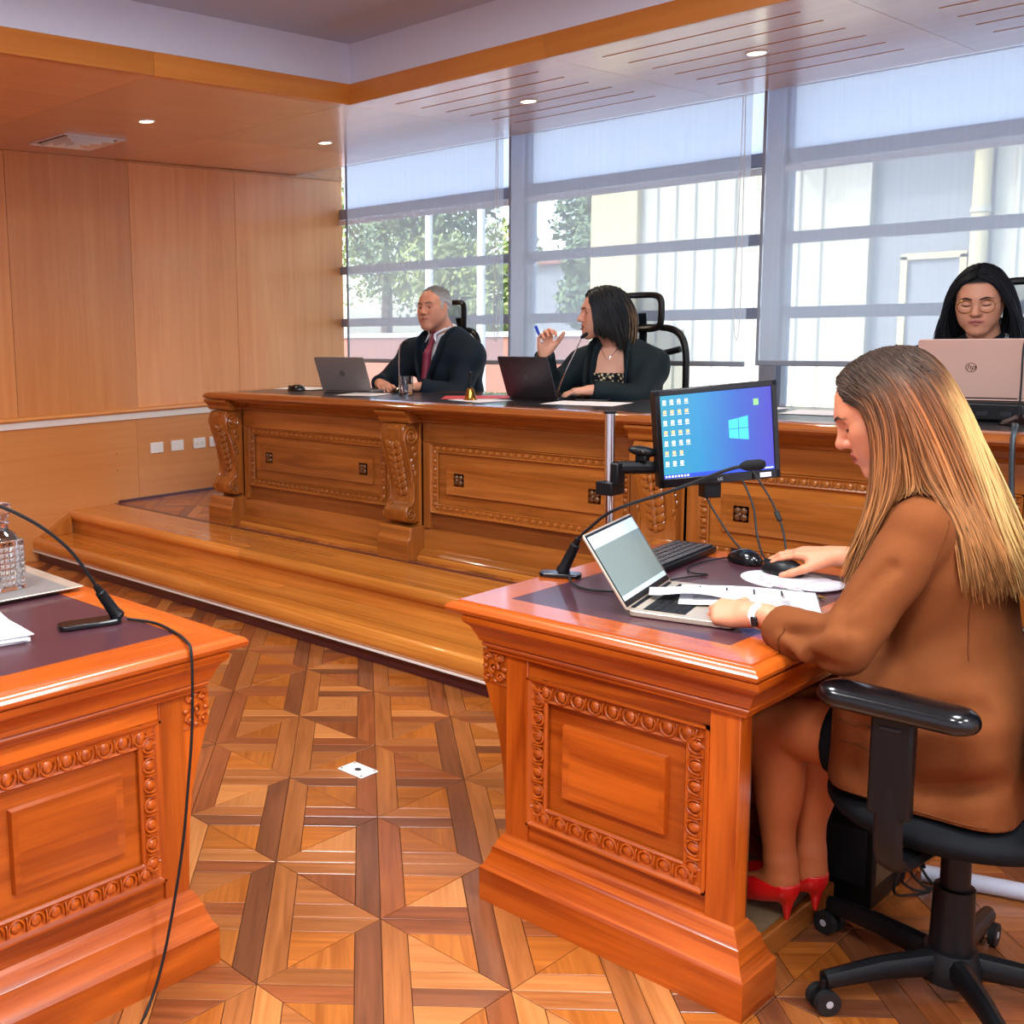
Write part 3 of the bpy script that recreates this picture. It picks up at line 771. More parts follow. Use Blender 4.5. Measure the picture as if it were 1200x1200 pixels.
def carved_table(name, label, M4, L, loc, W=.792):
    t = thing(name, label, 'table', loc)
    def put(mb, nm, mt='cherry', bevel=0, par=None): return flip(mb, M4).obj(nm, mt, par or t, bevel=bevel)
    # top: four mitred boards with a rounded lip, leather writing surface
    pr = [(-.115, .7275), (-.02, .7275), (-.006, .729), (0, .735), (.001, .742), (-.004, .75), (-.014, .7545), (-.024, .7555), (-.026, .76), (-.115, .76)]
    for mb in boards(pr, (0, W, 0, L)): put(mb, 'top_board', 'cherry_top')
    put(MB().box(.114, W - .114, .114, L - .114, .74, .7595), 'leather_inset', 'leather_plum')
    # cornice under the top
    cp = [(-.03, .636), (.004, .636), (.008, .640), (.008, .648), (.014, .650), (.017, .656), (.014, .661), (.02, .664), (.024, .676), (.036, .700), (.046, .708), (.05, .714), (.05, .7275), (-.03, .7275)]
    for mb in boards(cp, (.1, .742, .056, L - .056)): put(mb, 'cornice')
    X0, X1_ = .144, .733
    for s in (0, 1):
        Q = Matrix.Identity(4) if s == 0 else Matrix(((1, 0, 0, 0), (0, -1, 0, L), (0, 0, 1, 0), (0, 0, 0, 1)))
        def put2(mb, nm, mt='cherry', bevel=0): return put(flip(mb, Q), nm, mt, bevel)
        put2(MB().box(X0, X0 + .064, .06, .11, .15, .64), 'stile', bevel=.002)
        put2(MB().box(X1_ - .066, X1_, .06, .11, .15, .64), 'stile', bevel=.002)
        put2(MB().box(X0 + .064, X1_ - .066, .064, .105, .595, .64, grain=0), 'rail', bevel=.001)
        put2(MB().box(X0 + .064, X1_ - .066, .068, .105, .15, .222, grain=0), 'rail', bevel=.001)
        carved_panel(t, X0 + .064, X1_ - .066, .222, .595, .070, M4 @ Q, 'cherry')
        put2(MB().box(X0 + .01, X1_ - .002, .1, .118, .02, .7, grain=2), 'inner_board', 'bench_dark')
        pp = [(-.03, 0), (.045, 0), (.045, .085), (.04, .092), (.036, .096), (.03, .112), (.024, .125), (.022, .14), (.016, .146), (.012, .16), (.004, .17), (0, .176), (-.03, .176)]
        for mb in boards(pp, (X0 - .002, X1_ + .0, .06, .118)): put2(mb, 'plinth')
        # scrolled bracket on the front corner with a carved block
        bp = [(.145, .636), (.068, .636), (.072, .552), (.08, .535), (.092, .5), (.108, .455), (.122, .4), (.132, .33), (.137, .26), (.14, .18), (.145, .18)]
        put2(MB().prism(bp, .064, .14, 'xzy', grain=2), 'bracket', bevel=.002)
        m = MB(); xs_, zs_ = (.107, .594)
        for dx, dz, r in ((-.02, .026, .011), (.016, .028, .010), (-.018, -.024, .011), (.02, -.02, .010), (0, 0, .013)):
            m.tube([(xs_ + dx + r * math.cos(R(a)), .060, zs_ + dz + r * math.sin(R(a))) for a in range(0, 300, 30)], .004, 6)
            m.ball((xs_ + dx, .061, zs_ + dz), (.005, .006, .005), 8, 6)
        for a in range(0, 360, 45):
            m.ball((xs_ + .028 * math.cos(R(a)), .062, zs_ + .034 * math.sin(R(a))), (.008, .005, .006), 8, 6)
        put2(m, 'carved_rosette')
        put2(MB().box(.07, .146, .061, .066, .552, .556), 'bead', bevel=.001)
    put(MB().box(X0 - .002, X0 + .02, .11, L - .11, .1, .64, grain=1), 'front_panel')
    put(MB().box(X0 - .03, X0, .12, L - .12, 0, .12, grain=1), 'front_plinth', bevel=.004)
    return t
MR = Matrix.Translation((-1.755, 2.03, 0))
TABLE_R = carved_table('carved_table', 'carved orange wood table with laptop and keyboard where the clerk sits', MR, 1.0, (-1.36, 2.5, 0))
ML = Matrix(((0, -1, 0, -1.868), (-1, 0, 0, 1.492), (0, 0, 1, 0), (0, 0, 0, 1)))
TABLE_L = carved_table('carved_table', 'carved orange wood table holding the glass decanter and its tray', ML, 1.7, (-2.7, 1.1, 0))
ft = thing('footrest', 'low carpeted footrest under the clerk table', 'footrest', (-1.33, 2.42, 0))
MB().box(-1.57, -1.06, 2.19, 2.64, .006, .052, grain=1).obj('board', 'bench_dark', ft, bevel=.004)
MB().box(-1.57, -1.062, 2.19, 2.64, .052, .06).obj('carpet', 'carpet_brown', ft, bevel=.003)
MB().box(-1.063, -1.045, 2.185, 2.645, .0, .063, grain=1).obj('edge_strip', 'bench_wood', ft, bevel=.004)

# ---- the long bench on the dais
wood('bench_top', rgb(170, 96, 44), rgb(128, 66, 26), rough=.14, coat=.8, su=.8, sv=12, contrast=.45, figure=.5, coatr=.04, bump=.02)
plain('bronze_wood', rgb(92, 54, 24), .35, coat=.4)
BX0, BX1, BYF, BYB, BZ = -5.1, .6, 3.79, 4.62, 1.06
BN = thing('judges_bench', 'long carved walnut bench with scroll corbels on the dais', 'bench', (-2.25, 4.2, ZD))
def bput(mb, nm, mt='bench_wood', bevel=0, par=None): return mb.obj(nm, mt, par or BN, bevel=bevel)
pr = [(-.13, 1.022), (-.03, 1.022), (-.012, 1.026), (0, 1.036), (0, 1.044), (-.008, 1.054), (-.02, 1.06), (-.13, 1.06)]
for mb in boards(pr, (BX0, BX1, BYF, BYB)): bput(mb, 'top_board', 'bench_top')
bput(MB().box(BX0 + .129, BX1 - .129, BYF + .129, BYB - .129, 1.03, 1.0595), 'leather_inset', 'leather_black')
cp = [(-.05, .955), (0, .955), (.01, .96), (.012, .972), (.03, .98), (.05, .995), (.07, 1.005), (.075, 1.022), (-.05, 1.022)]
for mb in boards(cp, (BX0 + .12, BX1 - .12, BYF + .15, BYB - .15)): bput(mb, 'cornice')
YP = 3.95; CX = [-5.02, -3.64, -2.275, -.91, .46]
bput(MB().box(BX0 + .1, BX1 - .1, YP + .03, YP + .06, ZD, .96, grain=0), 'front_board', 'bench_dark')
for x in (BX0 + .1, BX1 - .13): bput(MB().box(x, x + .03, YP + .03, BYB - .1, ZD, .96, grain=1), 'end_board', 'bench_dark')
for i in range(4):
    a, b = CX[i] + .09, CX[i + 1] - .09
    bput(MB().box(a, b, YP - .012, YP + .03, .862, .956, grain=0), 'rail', bevel=.002)
    bput(MB().box(a, b, YP + .004, YP + .03, .44, .524, grain=0), 'rail', 'bench_dark', bevel=.001)
    bput(MB().prism([(YP + .03, ZD), (YP - .045, ZD), (YP - .045, ZD + .03), (YP - .03, ZD + .045), (YP - .01, ZD + .055), (YP - .01, .42), (YP - .002, .432), (YP - .002, .442), (YP + .03, .445)], a, b, 'yzx'), 'base_board')
    bput(MB().prism([(YP - .045, ZD + .001), (YP - .062, ZD + .001), (YP - .06, ZD + .016), (YP - .045, ZD + .024)], a, b, 'yzx'), 'lit_bevel_strip', 'step_wood')  # bevel catching the light, put in as a strip of paler wood
    bput(MB().box(a, a + .055, YP - .012, YP + .03, .445, .862, grain=2), 'stile', bevel=.002)
    bput(MB().box(b - .055, b, YP - .012, YP + .03, .445, .862, grain=2), 'stile', bevel=.002)
    carved_panel(BN, a + .056, b - .056, .525, .861, YP, Matrix.Identity(4), 'bench_wood', fw=.045, step=.04, fine=False, insets=(.05, .05), rais=.011)
    for xx in (a + .056 + .17, b - .056 - .17):
        m = MB()
        for k in range(4):
            a_ = R(45 + 90 * k); m.ball((xx + .017 * math.cos(a_), YP - .006, .695 + .017 * math.sin(a_)), (.014, .009, .014), 8, 6)
        m.ball((xx, YP - .01, .695), (.009, .012, .009), 8, 6); m.box(xx - .03, xx + .03, YP - .003, YP + .006, .665, .725)
        bput(m, 'rosette', 'bronze_wood')
def corbel(x):
    c = bput(MB().prism([(YP + .01, .955), (YP - .105, .955), (YP - .122, .935), (YP - .124, .89), (YP - .112, .85), (YP - .088, .79), (YP - .066, .72), (YP - .052, .65), (YP - .05, .6), (YP - .06, .565), (YP - .088, .552), (YP - .105, .53), (YP - .105, .5), (YP - .088, .475), (YP - .06, .468), (YP + .01, .468)], x - .075, x + .075, 'yzx', grain=2), 'corbel', bevel=.004)
    for s in (-1, 1):
        xs_ = x + s * .077
        bput(MB().tube(spiral((YP - .07, .893), .052, .008, 2.2, xs_, 200, -1), [.008] * 30 + [.006] * 11, 6), 'volute', par=c)
        bput(MB().tube(spiral((YP - .072, .512), .034, .006, 1.8, xs_, 160, 1), .006, 6), 'volute', par=c)
        bput(MB().tube(smooth_path([(xs_, YP - .118, .9), (xs_, YP - .105, .84), (xs_, YP - .075, .75), (xs_, YP - .055, .65), (xs_, YP - .055, .58), (xs_, YP - .08, .55)], 4), .006, 6), 'scroll_edge', par=c)
        m = MB()
        for k in range(7):
            z = .83 - k * .03; m.ball((xs_, YP - .05 + .014 * math.sin(k * 2.1), z), (.006, .014 - k * .001, .016), 8, 6)
        bput(m, 'leaf_relief', par=c)
    m = MB()
    for k in range(8):
        z = .86 - k * .034; d = .112 - k * .0085
        for s in (-1, 1): m.ball((x + s * (.03 - k * .0015), YP - d, z), (.02, .012, .026), 8, 6, M4=Matrix.Rotation(R(s * 25), 3, 'Y'))
        m.ball((x, YP - d - .003, z - .01), (.012, .011, .022), 8, 6)
    bput(m, 'leaf_relief', par=c)
    bput(MB().ball((x, YP - .108, .93), (.06, .02, .026), 12, 8), 'leaf_curl', par=c)
    b = bput(MB().prism([(YP + .03, ZD), (YP - .125, ZD), (YP - .125, .392), (YP - .115, .4), (YP - .11, .41), (YP - .108, .44), (YP - .098, .455), (YP + .03, .455)], x - .105, x + .105, 'yzx', grain=0), 'plinth_block', bevel=.003)
    bput(MB().prism([(YP + .03, .958), (YP - .1, .958), (YP - .11, .97), (YP - .112, .985), (YP - .13, 1.0), (YP - .14, 1.01), (YP - .14, 1.021), (YP + .03, 1.021)], x - .1, x + .1, 'yzx', grain=0), 'capital_block', bevel=.002)
    bput(MB().box(x - .105, x + .105, YP - .012, YP + .03, .45, .958, grain=2), 'corbel_back', bevel=.002)
for x in CX: corbel(x)
# ================================================================= FIGURES (blended distance fields turned into meshes)
V3 = lambda *a: np.array(a, float)
class SDF:
    def __init__(s, lo, hi, h):
        s.lo = np.array(lo, float); s.h = h
        n = np.ceil((np.array(hi, float) - s.lo) / h).astype(int) + 1
        s.ax = [(s.lo[i] + h * np.arange(n[i])).astype(np.float32) for i in range(3)]
        s.d = np.full(tuple(n), 1.0, np.float32)
    def _sub(s, lo, hi):
        sl = []
        for i in range(3):
            a = int(max(0, math.floor((lo[i] - s.lo[i]) / s.h))); b = int(min(len(s.ax[i]), math.ceil((hi[i] - s.lo[i]) / s.h) + 1))
            if b <= a: return None
            sl.append(slice(a, b))
        return tuple(sl)
    def _pts(s, sl):
        return s.ax[0][sl[0]][:, None, None], s.ax[1][sl[1]][None, :, None], s.ax[2][sl[2]][None, None, :]
    def _op(s, sl, n, k, sub):
        d = s.d[sl]
        if sub:
            n = -n; hh = np.maximum(k - np.abs(d - n), 0) / k; s.d[sl] = np.maximum(d, n) + hh * hh * k * .25
        else:
            hh = np.maximum(k - np.abs(d - n), 0) / k; s.d[sl] = np.minimum(d, n) - hh * hh * k * .25
    def cone(s, a, b, ra, rb, k=.02, sub=False, clip=None):
        a = np.array(a, float); b = np.array(b, float); r = max(ra, rb) + k + 3 * s.h
        sl = s._sub(np.minimum(a, b) - r, np.maximum(a, b) + r)
        if sl is None: return s
        x, y, z = s._pts(sl); ba = b - a; L = float(ba @ ba) + 1e-12
        px, py, pz = x - a[0], y - a[1], z - a[2]
        t = np.clip((px * ba[0] + py * ba[1] + pz * ba[2]) / L, 0, 1)
        d = np.sqrt((px - t * ba[0]) ** 2 + (py - t * ba[1]) ** 2 + (pz - t * ba[2]) ** 2) - (ra + (rb - ra) * t)
        if clip is not None:
            c, n = np.array(clip[0], float), np.array(clip[1], float); n = n / np.linalg.norm(n)
            d = np.maximum(d, (x - c[0]) * n[0] + (y - c[1]) * n[1] + (z - c[2]) * n[2])
        s._op(sl, d.astype(np.float32), k, sub); return s
    def chain(s, pts, rs, k=.02, **kw):
        for i in range(len(pts) - 1): s.cone(pts[i], pts[i + 1], rs[i], rs[i + 1], k, **kw)
        return s
    def ell(s, c, r, Rm=None, k=.02, sub=False):
        c = np.array(c, float); r = np.array([r] * 3 if np.isscalar(r) else r, float); m = r.max() + k + 3 * s.h
        sl = s._sub(c - m, c + m)
        if sl is None: return s
        x, y, z = s._pts(sl); x = x - c[0]; y = y - c[1]; z = z - c[2]
        if Rm is not None:
            q = [x * Rm[0, i] + y * Rm[1, i] + z * Rm[2, i] for i in range(3)]
        else: q = [x, y, z]
        k0 = np.sqrt((q[0] / r[0]) ** 2 + (q[1] / r[1]) ** 2 + (q[2] / r[2]) ** 2)
        k1 = np.sqrt((q[0] / r[0] ** 2) ** 2 + (q[1] / r[1] ** 2) ** 2 + (q[2] / r[2] ** 2) ** 2) + 1e-6
        s._op(sl, (k0 * (k0 - 1) / k1).astype(np.float32), k, sub); return s
    def rbox(s, c, hf, r, k=.02, sub=False):
        c = np.array(c, float); hf = np.array(hf, float); m = hf + k + 3 * s.h; sl = s._sub(c - m, c + m)
        if sl is None: return s
        x, y, z = s._pts(sl); q = [np.abs(v - c[i]) - hf[i] + r for i, v in enumerate((x, y, z))]
        d = np.sqrt(np.maximum(q[0], 0) ** 2 + np.maximum(q[1], 0) ** 2 + np.maximum(q[2], 0) ** 2) + np.minimum(np.maximum(np.maximum(q[0], q[1]), q[2]), 0) - r
        s._op(sl, d.astype(np.float32), k, sub); return s
    def half(s, c, n, k=.004):
        """Keep only the side of the plane that n points away from."""
        c = np.array(c, float); n = np.array(n, float); n = n / np.linalg.norm(n); sl = (slice(None),) * 3
        x, y, z = s._pts(sl); e = ((x - c[0]) * n[0] + (y - c[1]) * n[1] + (z - c[2]) * n[2]).astype(np.float32)
        s._op(sl, -e, k, True); return s
    def wrinkle(s, amp, freq, seed=0, dirs=6, stretch=(1, 1, 1)):
        rng = np.random.RandomState(seed); x, y, z = s._pts((slice(None),) * 3); acc = 0
        for _ in range(dirs):
            w = rng.normal(size=3) * freq * np.array(stretch); acc = acc + np.sin(x * w[0] + y * w[1] + z * w[2] + rng.uniform(0, 6))
        s.d += (amp / math.sqrt(dirs) * acc).astype(np.float32); return s
    def sample(s, P):
        P = np.asarray(P, float); g = (P - s.lo) / s.h; n = np.array(s.d.shape)
        g = np.clip(g, 0, n - 1.001); i = g.astype(int); f = g - i; out = 0
        for dx in (0, 1):
            for dy in (0, 1):
                for dz in (0, 1):
                    w = (f[:, 0] if dx else 1 - f[:, 0]) * (f[:, 1] if dy else 1 - f[:, 1]) * (f[:, 2] if dz else 1 - f[:, 2])
                    out = out + w * s.d[i[:, 0] + dx, i[:, 1] + dy, i[:, 2] + dz]
        return out
    def mesh(s, relax=1):
        d = s.d; d[0] = d[-1] = 1; d[:, 0] = d[:, -1] = 1; d[:, :, 0] = d[:, :, -1] = 1
        ins = d < 0; n = np.array(d.shape)
        cs = [(i, j, k) for i in (0, 1) for j in (0, 1) for k in (0, 1)]
        sh = lambda c: tuple(slice(c[q], n[q] - 1 + c[q]) for q in range(3))
        cnt = sum(ins[sh(c)].astype(np.int8) for c in cs); mask = (cnt > 0) & (cnt < 8); cell = np.argwhere(mask)
        val = {c: d[cell[:, 0] + c[0], cell[:, 1] + c[1], cell[:, 2] + c[2]] for c in cs}
        acc = np.zeros((len(cell), 3)); num = np.zeros(len(cell))
        for a in cs:
            for q in range(3):
                if a[q]: continue
                b = list(a); b[q] = 1; b = tuple(b); va, vb = val[a], val[b]; cr = (va < 0) != (vb < 0)
                t = np.where(cr, va / np.where(cr, va - vb, 1), 0); p = np.tile(np.array(a, float), (len(cell), 1)); p[:, q] += t
                acc += p * cr[:, None]; num += cr
        V = (cell + acc / num[:, None]) * s.h + s.lo
        idx = np.full(tuple(n - 1), -1, np.int32); idx[tuple(cell.T)] = np.arange(len(cell)); F = []
        for q in range(3):
            a = [slice(1, -1)] * 3; b = [slice(1, -1)] * 3; a[q] = slice(0, n[q] - 1); b[q] = slice(1, n[q])
            A, B = ins[tuple(a)], ins[tuple(b)]; e = np.argwhere(A != B); off = np.array([1, 1, 1]); off[q] = 0; e0 = e + off
            u, w = [(1, 2), (2, 0), (0, 1)][q]; du = np.zeros(3, int); du[u] = 1; dw = np.zeros(3, int); dw[w] = 1
            qd = np.stack([idx[tuple((e0 - du - dw).T)], idx[tuple((e0 - dw).T)], idx[tuple(e0.T)], idx[tuple((e0 - du).T)]], 1)
            fl = ~A[tuple(e.T)]; qd[fl] = qd[fl][:, ::-1]; F.append(qd)
        F = np.concatenate(F); F = F[(F >= 0).all(1)]
        for _ in range(relax):
            S = np.zeros_like(V); c = np.zeros(len(V))
            for i in range(4):
                np.add.at(S, F[:, i], V[F[:, (i + 1) % 4]] + V[F[:, i - 1]]); np.add.at(c, F[:, i], 2)
            V = V * .5 + .5 * S / np.maximum(c, 1)[:, None]
        return V, F
def np_mesh(name, parts, colors=None, parent=None, mat='skin'):
    """parts = [(V, F)], joined into one mesh object with point colours."""
    vs = []; fs = []; k = 0
    for V, F in parts: vs.append(V); fs.append(F + k); k += len(V)
    V = np.concatenate(vs); F = np.concatenate(fs)
    if parent is not None: V = V - np.array(ORG.get(parent.name, (0, 0, 0)))
    me = bpy.data.meshes.new(name); me.vertices.add(len(V)); me.vertices.foreach_set('co', V.astype('f').ravel())
    nq = F.shape[1]; me.loops.add(F.size); me.polygons.add(len(F)); me.loops.foreach_set('vertex_index', F.ravel().astype('i'))
    me.polygons.foreach_set('loop_start', np.arange(0, F.size, nq, dtype='i')); me.polygons.foreach_set('loop_total', np.full(len(F), nq, 'i'))
    me.update(calc_edges=True); me.validate(); me.shade_smooth()
    if colors is not None:
        C = np.concatenate(colors) if isinstance(colors, list) else colors
        at = me.color_attributes.new('Col', 'FLOAT_COLOR', 'POINT'); at.data.foreach_set('color', np.c_[C, np.ones(len(C))].astype('f').ravel())
    me.materials.append(M(mat) if isinstance(mat, str) else mat)
    return link(name, me, parent)
def frame(az, pitch, roll=0):
    a, p, r = R(az), R(pitch), R(roll)
    f = V3(math.cos(a) * math.cos(p), math.sin(a) * math.cos(p), math.sin(p)); l = V3(-math.sin(a), math.cos(a), 0); u = np.cross(f, l)
    l2 = l * math.cos(r) + u * math.sin(r); return np.stack([f, l2, np.cross(f, l2)], 1)
def L3(*c): return np.array(lin([x / 255 for x in c]))

def head(hc, Rm, neck, h, skin, lips, brow, s=1.0, male=False, lid=.0, mouth=0.0, brow_w=1.0, cheek=1.0, hair_cap=None):
    """Head and neck in one field: skull, brow, sockets, nose, lips, jaw, chin, ears. Local axes: forward, left, up."""
    P = lambda x, y, z: hc + Rm @ (V3(x, y, z) * s)
    lo = np.minimum(hc, neck) - .15; hi = np.maximum(hc, neck) + .155
    S = SDF(lo, hi, h); E = lambda c, r, k=.02, sub=False: S.ell(P(*c), np.array(r) * s, Rm, k * s, sub)
    K = lambda a, b, ra, rb, k=.015, sub=False: S.cone(P(*a), P(*b), ra * s, rb * s, k * s, sub)
    E((-.014, 0, .028), (.098, .075, .09)); E((.028, 0, .02), (.066, .066, .075), .03)
    E((.032, 0, -.045), (.056, .054 * cheek, .07), .03)
    for y in (-1, 1):
        K((.0, y * .052, -.05), (.062, y * .018, -.103), .02, .018 if not male else .021, .03)
        E((.055, y * .042, -.018), (.026, .024 * cheek, .022), .025)
        E((.05, y * .036, -.055), (.03, .022 * cheek, .03), .03)
    E((.072, 0, -.105), (.02, .022, .018), .025)
    K((.074, -.04, .022), (.083, 0, .021), .011, .012, .02); K((.074, .04, .022), (.083, 0, .021), .011, .012, .02)
    for y in (-1, 1):
        E((.096, y * .032, .001), (.02, .02, .012), .012, True)
        E((.0735, y * .0315, .0), (.0145, .0165, .0135), .005)
        K((.0835, y * .018, .0075), (.0775, y * .046, .006), .0042, .0036, .004)
        K((.0835, y * .018, -.0075), (.077, y * .044, -.0085), .003, .003, .005)
    K((.086, 0, .014), (.1085, 0, -.028), .0085, .0115, .014); E((.108, 0, -.032), (.0125, .0125, .0105), .008)
    for y in (-1, 1):
        E((.095, y * .0125, -.036), (.011, .0085, .008), .006); E((.1, y * .0065, -.0445), (.005, .0035, .004), .003, True)
    E((.073, 0, -.066), (.024, .032, .026), .018)
    g = mouth * .006
    for y in (-1, 1):
        K((.0975, 0, -.0605 + g * .3), (.0865, y * .023, -.0665), .0052, .0026, .006)
        K((.0965, 0, -.0725 - g), (.0865, y * .022, -.0675 - g * .3), .0062, .0026, .006)
    K((.101, -.016, -.0665 - g * .3), (.101, .016, -.0665 - g * .3), .0022 + g * .5, .0022 + g * .5, .003, True)
    if male:
        for y in (-1, 1):
            K((.088, y * .019, -.035), (.084, y * .03, -.066), .0022, .002, .006, True); K((.085, y * .02, -.018), (.08, y * .042, -.02), .0018, .0018, .006, True)
    for y in (-1, 1):
        E((-.004, y * .074, -.006), (.019, .009, .031), .008); E((.001, y * .083, -.004), (.009, .005, .018), .004, True); E((.002, y * .073, -.033), (.009, .007, .01), .006)
    nb = (np.array(neck) - hc)
    K2 = S.cone(P(-.022, 0, -.05), neck, .053 * s * (1.12 if male else .96), .062 * s * (1.1 if male else .95), .03)
    V, F = S.mesh()
    q = (V - hc) @ Rm / s; C = np.tile(skin, (len(V), 1)).astype(float)
    def blend(w, col):
        nonlocal C
        C = C * (1 - w[:, None]) + np.asarray(col) * w[:, None]
    def seg(a, b):
        a = np.array(a); b = np.array(b); W_ = V3(.3, 1, 1); a = a * W_; b = b * W_; qq = q * W_; t = np.clip(((qq - a) @ (b - a)) / ((b - a) @ (b - a)), 0, 1); return np.linalg.norm(qq - a - t[:, None] * (b - a), axis=1) + (q[:, 0] < .05) * .1, t
    sm = lambda d, r0, r1: np.clip((r1 - d) / (r1 - r0), 0, 1)
    for y in (-1, 1):
        d, t = seg((.07, y * .042, -.03), (.075, y * .034, -.035)); blend(sm(d, .005, .03) * .25, skin * V3(1.05, .8, .75))
        for a, b in (((.0975, 0, -.0605), (.0865, y * .022, -.0665)), ((.0965, 0, -.0725 - g), (.0865, y * .021, -.0675))):
            d, t = seg(a, b); blend(sm(d, .0042, .0066) * .85, lips)
        d1, t1 = seg((.0885, y * .014, .021), (.085, y * .035, .0255)); d2, t2 = seg((.085, y * .035, .0255), (.072, y * .053, .0195))
        blend(sm(np.minimum(d1, d2 + .0006), .0022 * brow_w, .0046 * brow_w) * .85, brow)
        d, t = seg((.0885, y * .019, .004 - lid * .009), (.0815, y * .045, .003 - lid * .009)); blend(sm(d, .0012, .0028) * .85, brow * .45)
        d, t = seg((.1, y * .0065, -.044), (.098, y * .006, -.042)); blend(sm(d, .003, .006) * .7, skin * .3)
    d, t = seg((.1, -.018, -.0668 - g * .3), (.1, .018, -.0668 - g * .3)); blend(sm(d, .0018, .0036 + g * .4) * .8, lips * .25)
    d, t = seg((.108, 0, -.03), (.109, 0, -.032)); blend(sm(d, .008, .022) * .25, skin * V3(1.1, .8, .75))
    if male:
        m_ = ((q[:, 2] < -.04) & (q[:, 0] > .02)).astype(float) * sm(np.abs(q[:, 2] + .085), .03, .06); blend(m_ * .25, skin * V3(.72, .72, .78))
    if hair_cap is not None:
        w = np.clip((q[:, 2] - .045 - np.clip(q[:, 0], 0, 1) * .35) / .01, 0, 1); w = np.maximum(w, np.clip((-.012 - q[:, 0]) / .01, 0, 1) * np.clip((q[:, 2] + .06) / .01, 0, 1)); blend(w, hair_cap)
    return V, F, C, S
def eyes(parent, hc, Rm, s, lid=0.0, look=(0, 0)):
    if lid > .5: return
    for y in (-1, 1):
        c = hc + Rm @ (V3(.0748, y * .0315, -.0005) * s); M3 = Matrix(Rm.tolist())
        e = MB().ball(c, .0128 * s, 12, 10).obj('eye', 'eye_white', parent)
        d = Rm @ V3(.0112, .0035 * look[0], .0035 * look[1] - .002) * s
        MB().ball(c + d, (.0024 * s, .0056 * s, .0056 * s), 12, 8, M4=M3).obj('iris', 'eye_dark', e)
def brows(parent, hc, Rm, s, HS, mat, thick=.0022, lash=False):
    """Eyebrows, and lash lines on lowered lids, laid on the face surface."""
    def at(y, z, lift=.0012):
        xs = np.arange(.14, .03, -.001); P = hc + (np.stack([xs, np.full_like(xs, y), np.full_like(xs, z)], 1) * s) @ Rm.T
        k = int(np.argmax(HS.sample(P) < 0)); return tuple(hc + Rm @ (V3(xs[k] + lift, y, z) * s))
    for y in (-1, 1):
        MB().tube([at(y * a, b) for a, b in ((.012, .0205), (.02, .0235), (.03, .0262), (.04, .0262), (.05, .021))], [thick * .7, thick, thick * 1.05, thick * .8, thick * .3], 6).obj('eyebrow', mat, parent)
        if lash: MB().tube([at(y * a, b, .0012) for a, b in ((.018, -.0045), (.026, -.0068), (.034, -.0072), (.042, -.0055), (.047, -.003))], [.0008, .0014, .0015, .0014, .0008], 6).obj('lash_line', mat, parent)
def hand(wrist, d, n, side, curl, spread=.0, h=.002, size=1.0, thumb=(.6, .3), forearm=None, fr=.026, curls=None):
    """Hand field: d towards the fingertips, n out of the back of the hand, side = +1 left, -1 right."""
    d = np.array(d, float); d /= np.linalg.norm(d); n = np.array(n, float); n -= d * (n @ d); n /= np.linalg.norm(n)
    t = np.cross(n, d) * (-side)         # towards the thumb
    w = np.array(wrist, float); Z = size
    lo = w - .19 * Z; hi = w + .19 * Z
    if forearm is not None: lo = np.minimum(lo, np.array(forearm) - .05); hi = np.maximum(hi, np.array(forearm) + .05)
    S = SDF(lo, hi, h); P = lambda a, b, c: w + (d * a + t * b + n * c) * Z
    kn = [(.088, .027, .004), (.092, .008, .007), (.086, -.011, .006), (.078, -.028, .002)]
    for i, kp in enumerate(kn):
        S.cone(P(.012, kp[1] * .55, 0), P(*kp), .0165 * Z, .0115 * Z, .016 * Z)
    S.ell(P(.05, -.0, -.004), np.array((.04, .036, .014)) * Z, np.stack([d, t, n], 1), .012 * Z)
    S.cone(P(.02, .022, -.008), P(.05, .034, -.012), .015 * Z, .013 * Z, .014 * Z)
    ln = [(.04, .024, .02), (.045, .028, .021), (.042, .026, .02), (.033, .02, .018)]; rr = [.0092, .0095, .009, .008]; nails = []
    for i in range(4):
        c = curls[i] if curls else curl
        a = np.array(P(*kn[i])); ang = 0.0; lat = (1.5 - i) * spread
        for j in range(3):
            ang += c[j]; dirv = d * math.cos(ang) - n * math.sin(ang) + t * lat * math.cos(ang); dirv /= np.linalg.norm(dirv)
            b = a + dirv * ln[i][j] * Z; S.cone(a, b, rr[i] * Z * (1 - .07 * j), rr[i] * Z * (.93 - .08 * j), .005 * Z); a = b
        up = n * math.cos(ang) + d * math.sin(ang); nails.append((b - dirv * .004 * Z + up * rr[i] * .7 * Z))
    a = P(.035, .034, -.012); v0 = d * .72 + t * thumb[0] - n * .25; v0 /= np.linalg.norm(v0); b = a + v0 * .04 * Z
    v1 = d * .95 + t * thumb[1] * .6 - n * thumb[1]; v1 /= np.linalg.norm(v1); c_ = b + v1 * .03 * Z; e = c_ + (v1 * .9 + d * .2) * .024 * Z
    S.cone(a, b, .0135 * Z, .0112 * Z, .012 * Z); S.cone(b, c_, .0112 * Z, .0102 * Z, .005 * Z); S.cone(c_, e, .0102 * Z, .0082 * Z, .005 * Z)
    nails.append(e + n * .005 * Z)
    S.cone(P(.02, 0, 0), P(-.03, 0, 0), .0215 * Z, .022 * Z, .016 * Z)
    if forearm is not None: S.cone(P(-.02, 0, 0), forearm, .0225 * Z, fr, .02)
    V, F = S.mesh(); return V, F, np.array(nails), S
def hand_col(V, nails, skin, nailc):
    C = np.tile(skin, (len(V), 1)).astype(float)
    for p in nails:
        w = np.clip((.0075 - np.linalg.norm(V - p, axis=1)) / .003, 0, 1)[:, None]; C = C * (1 - w) + nailc * w
    return C
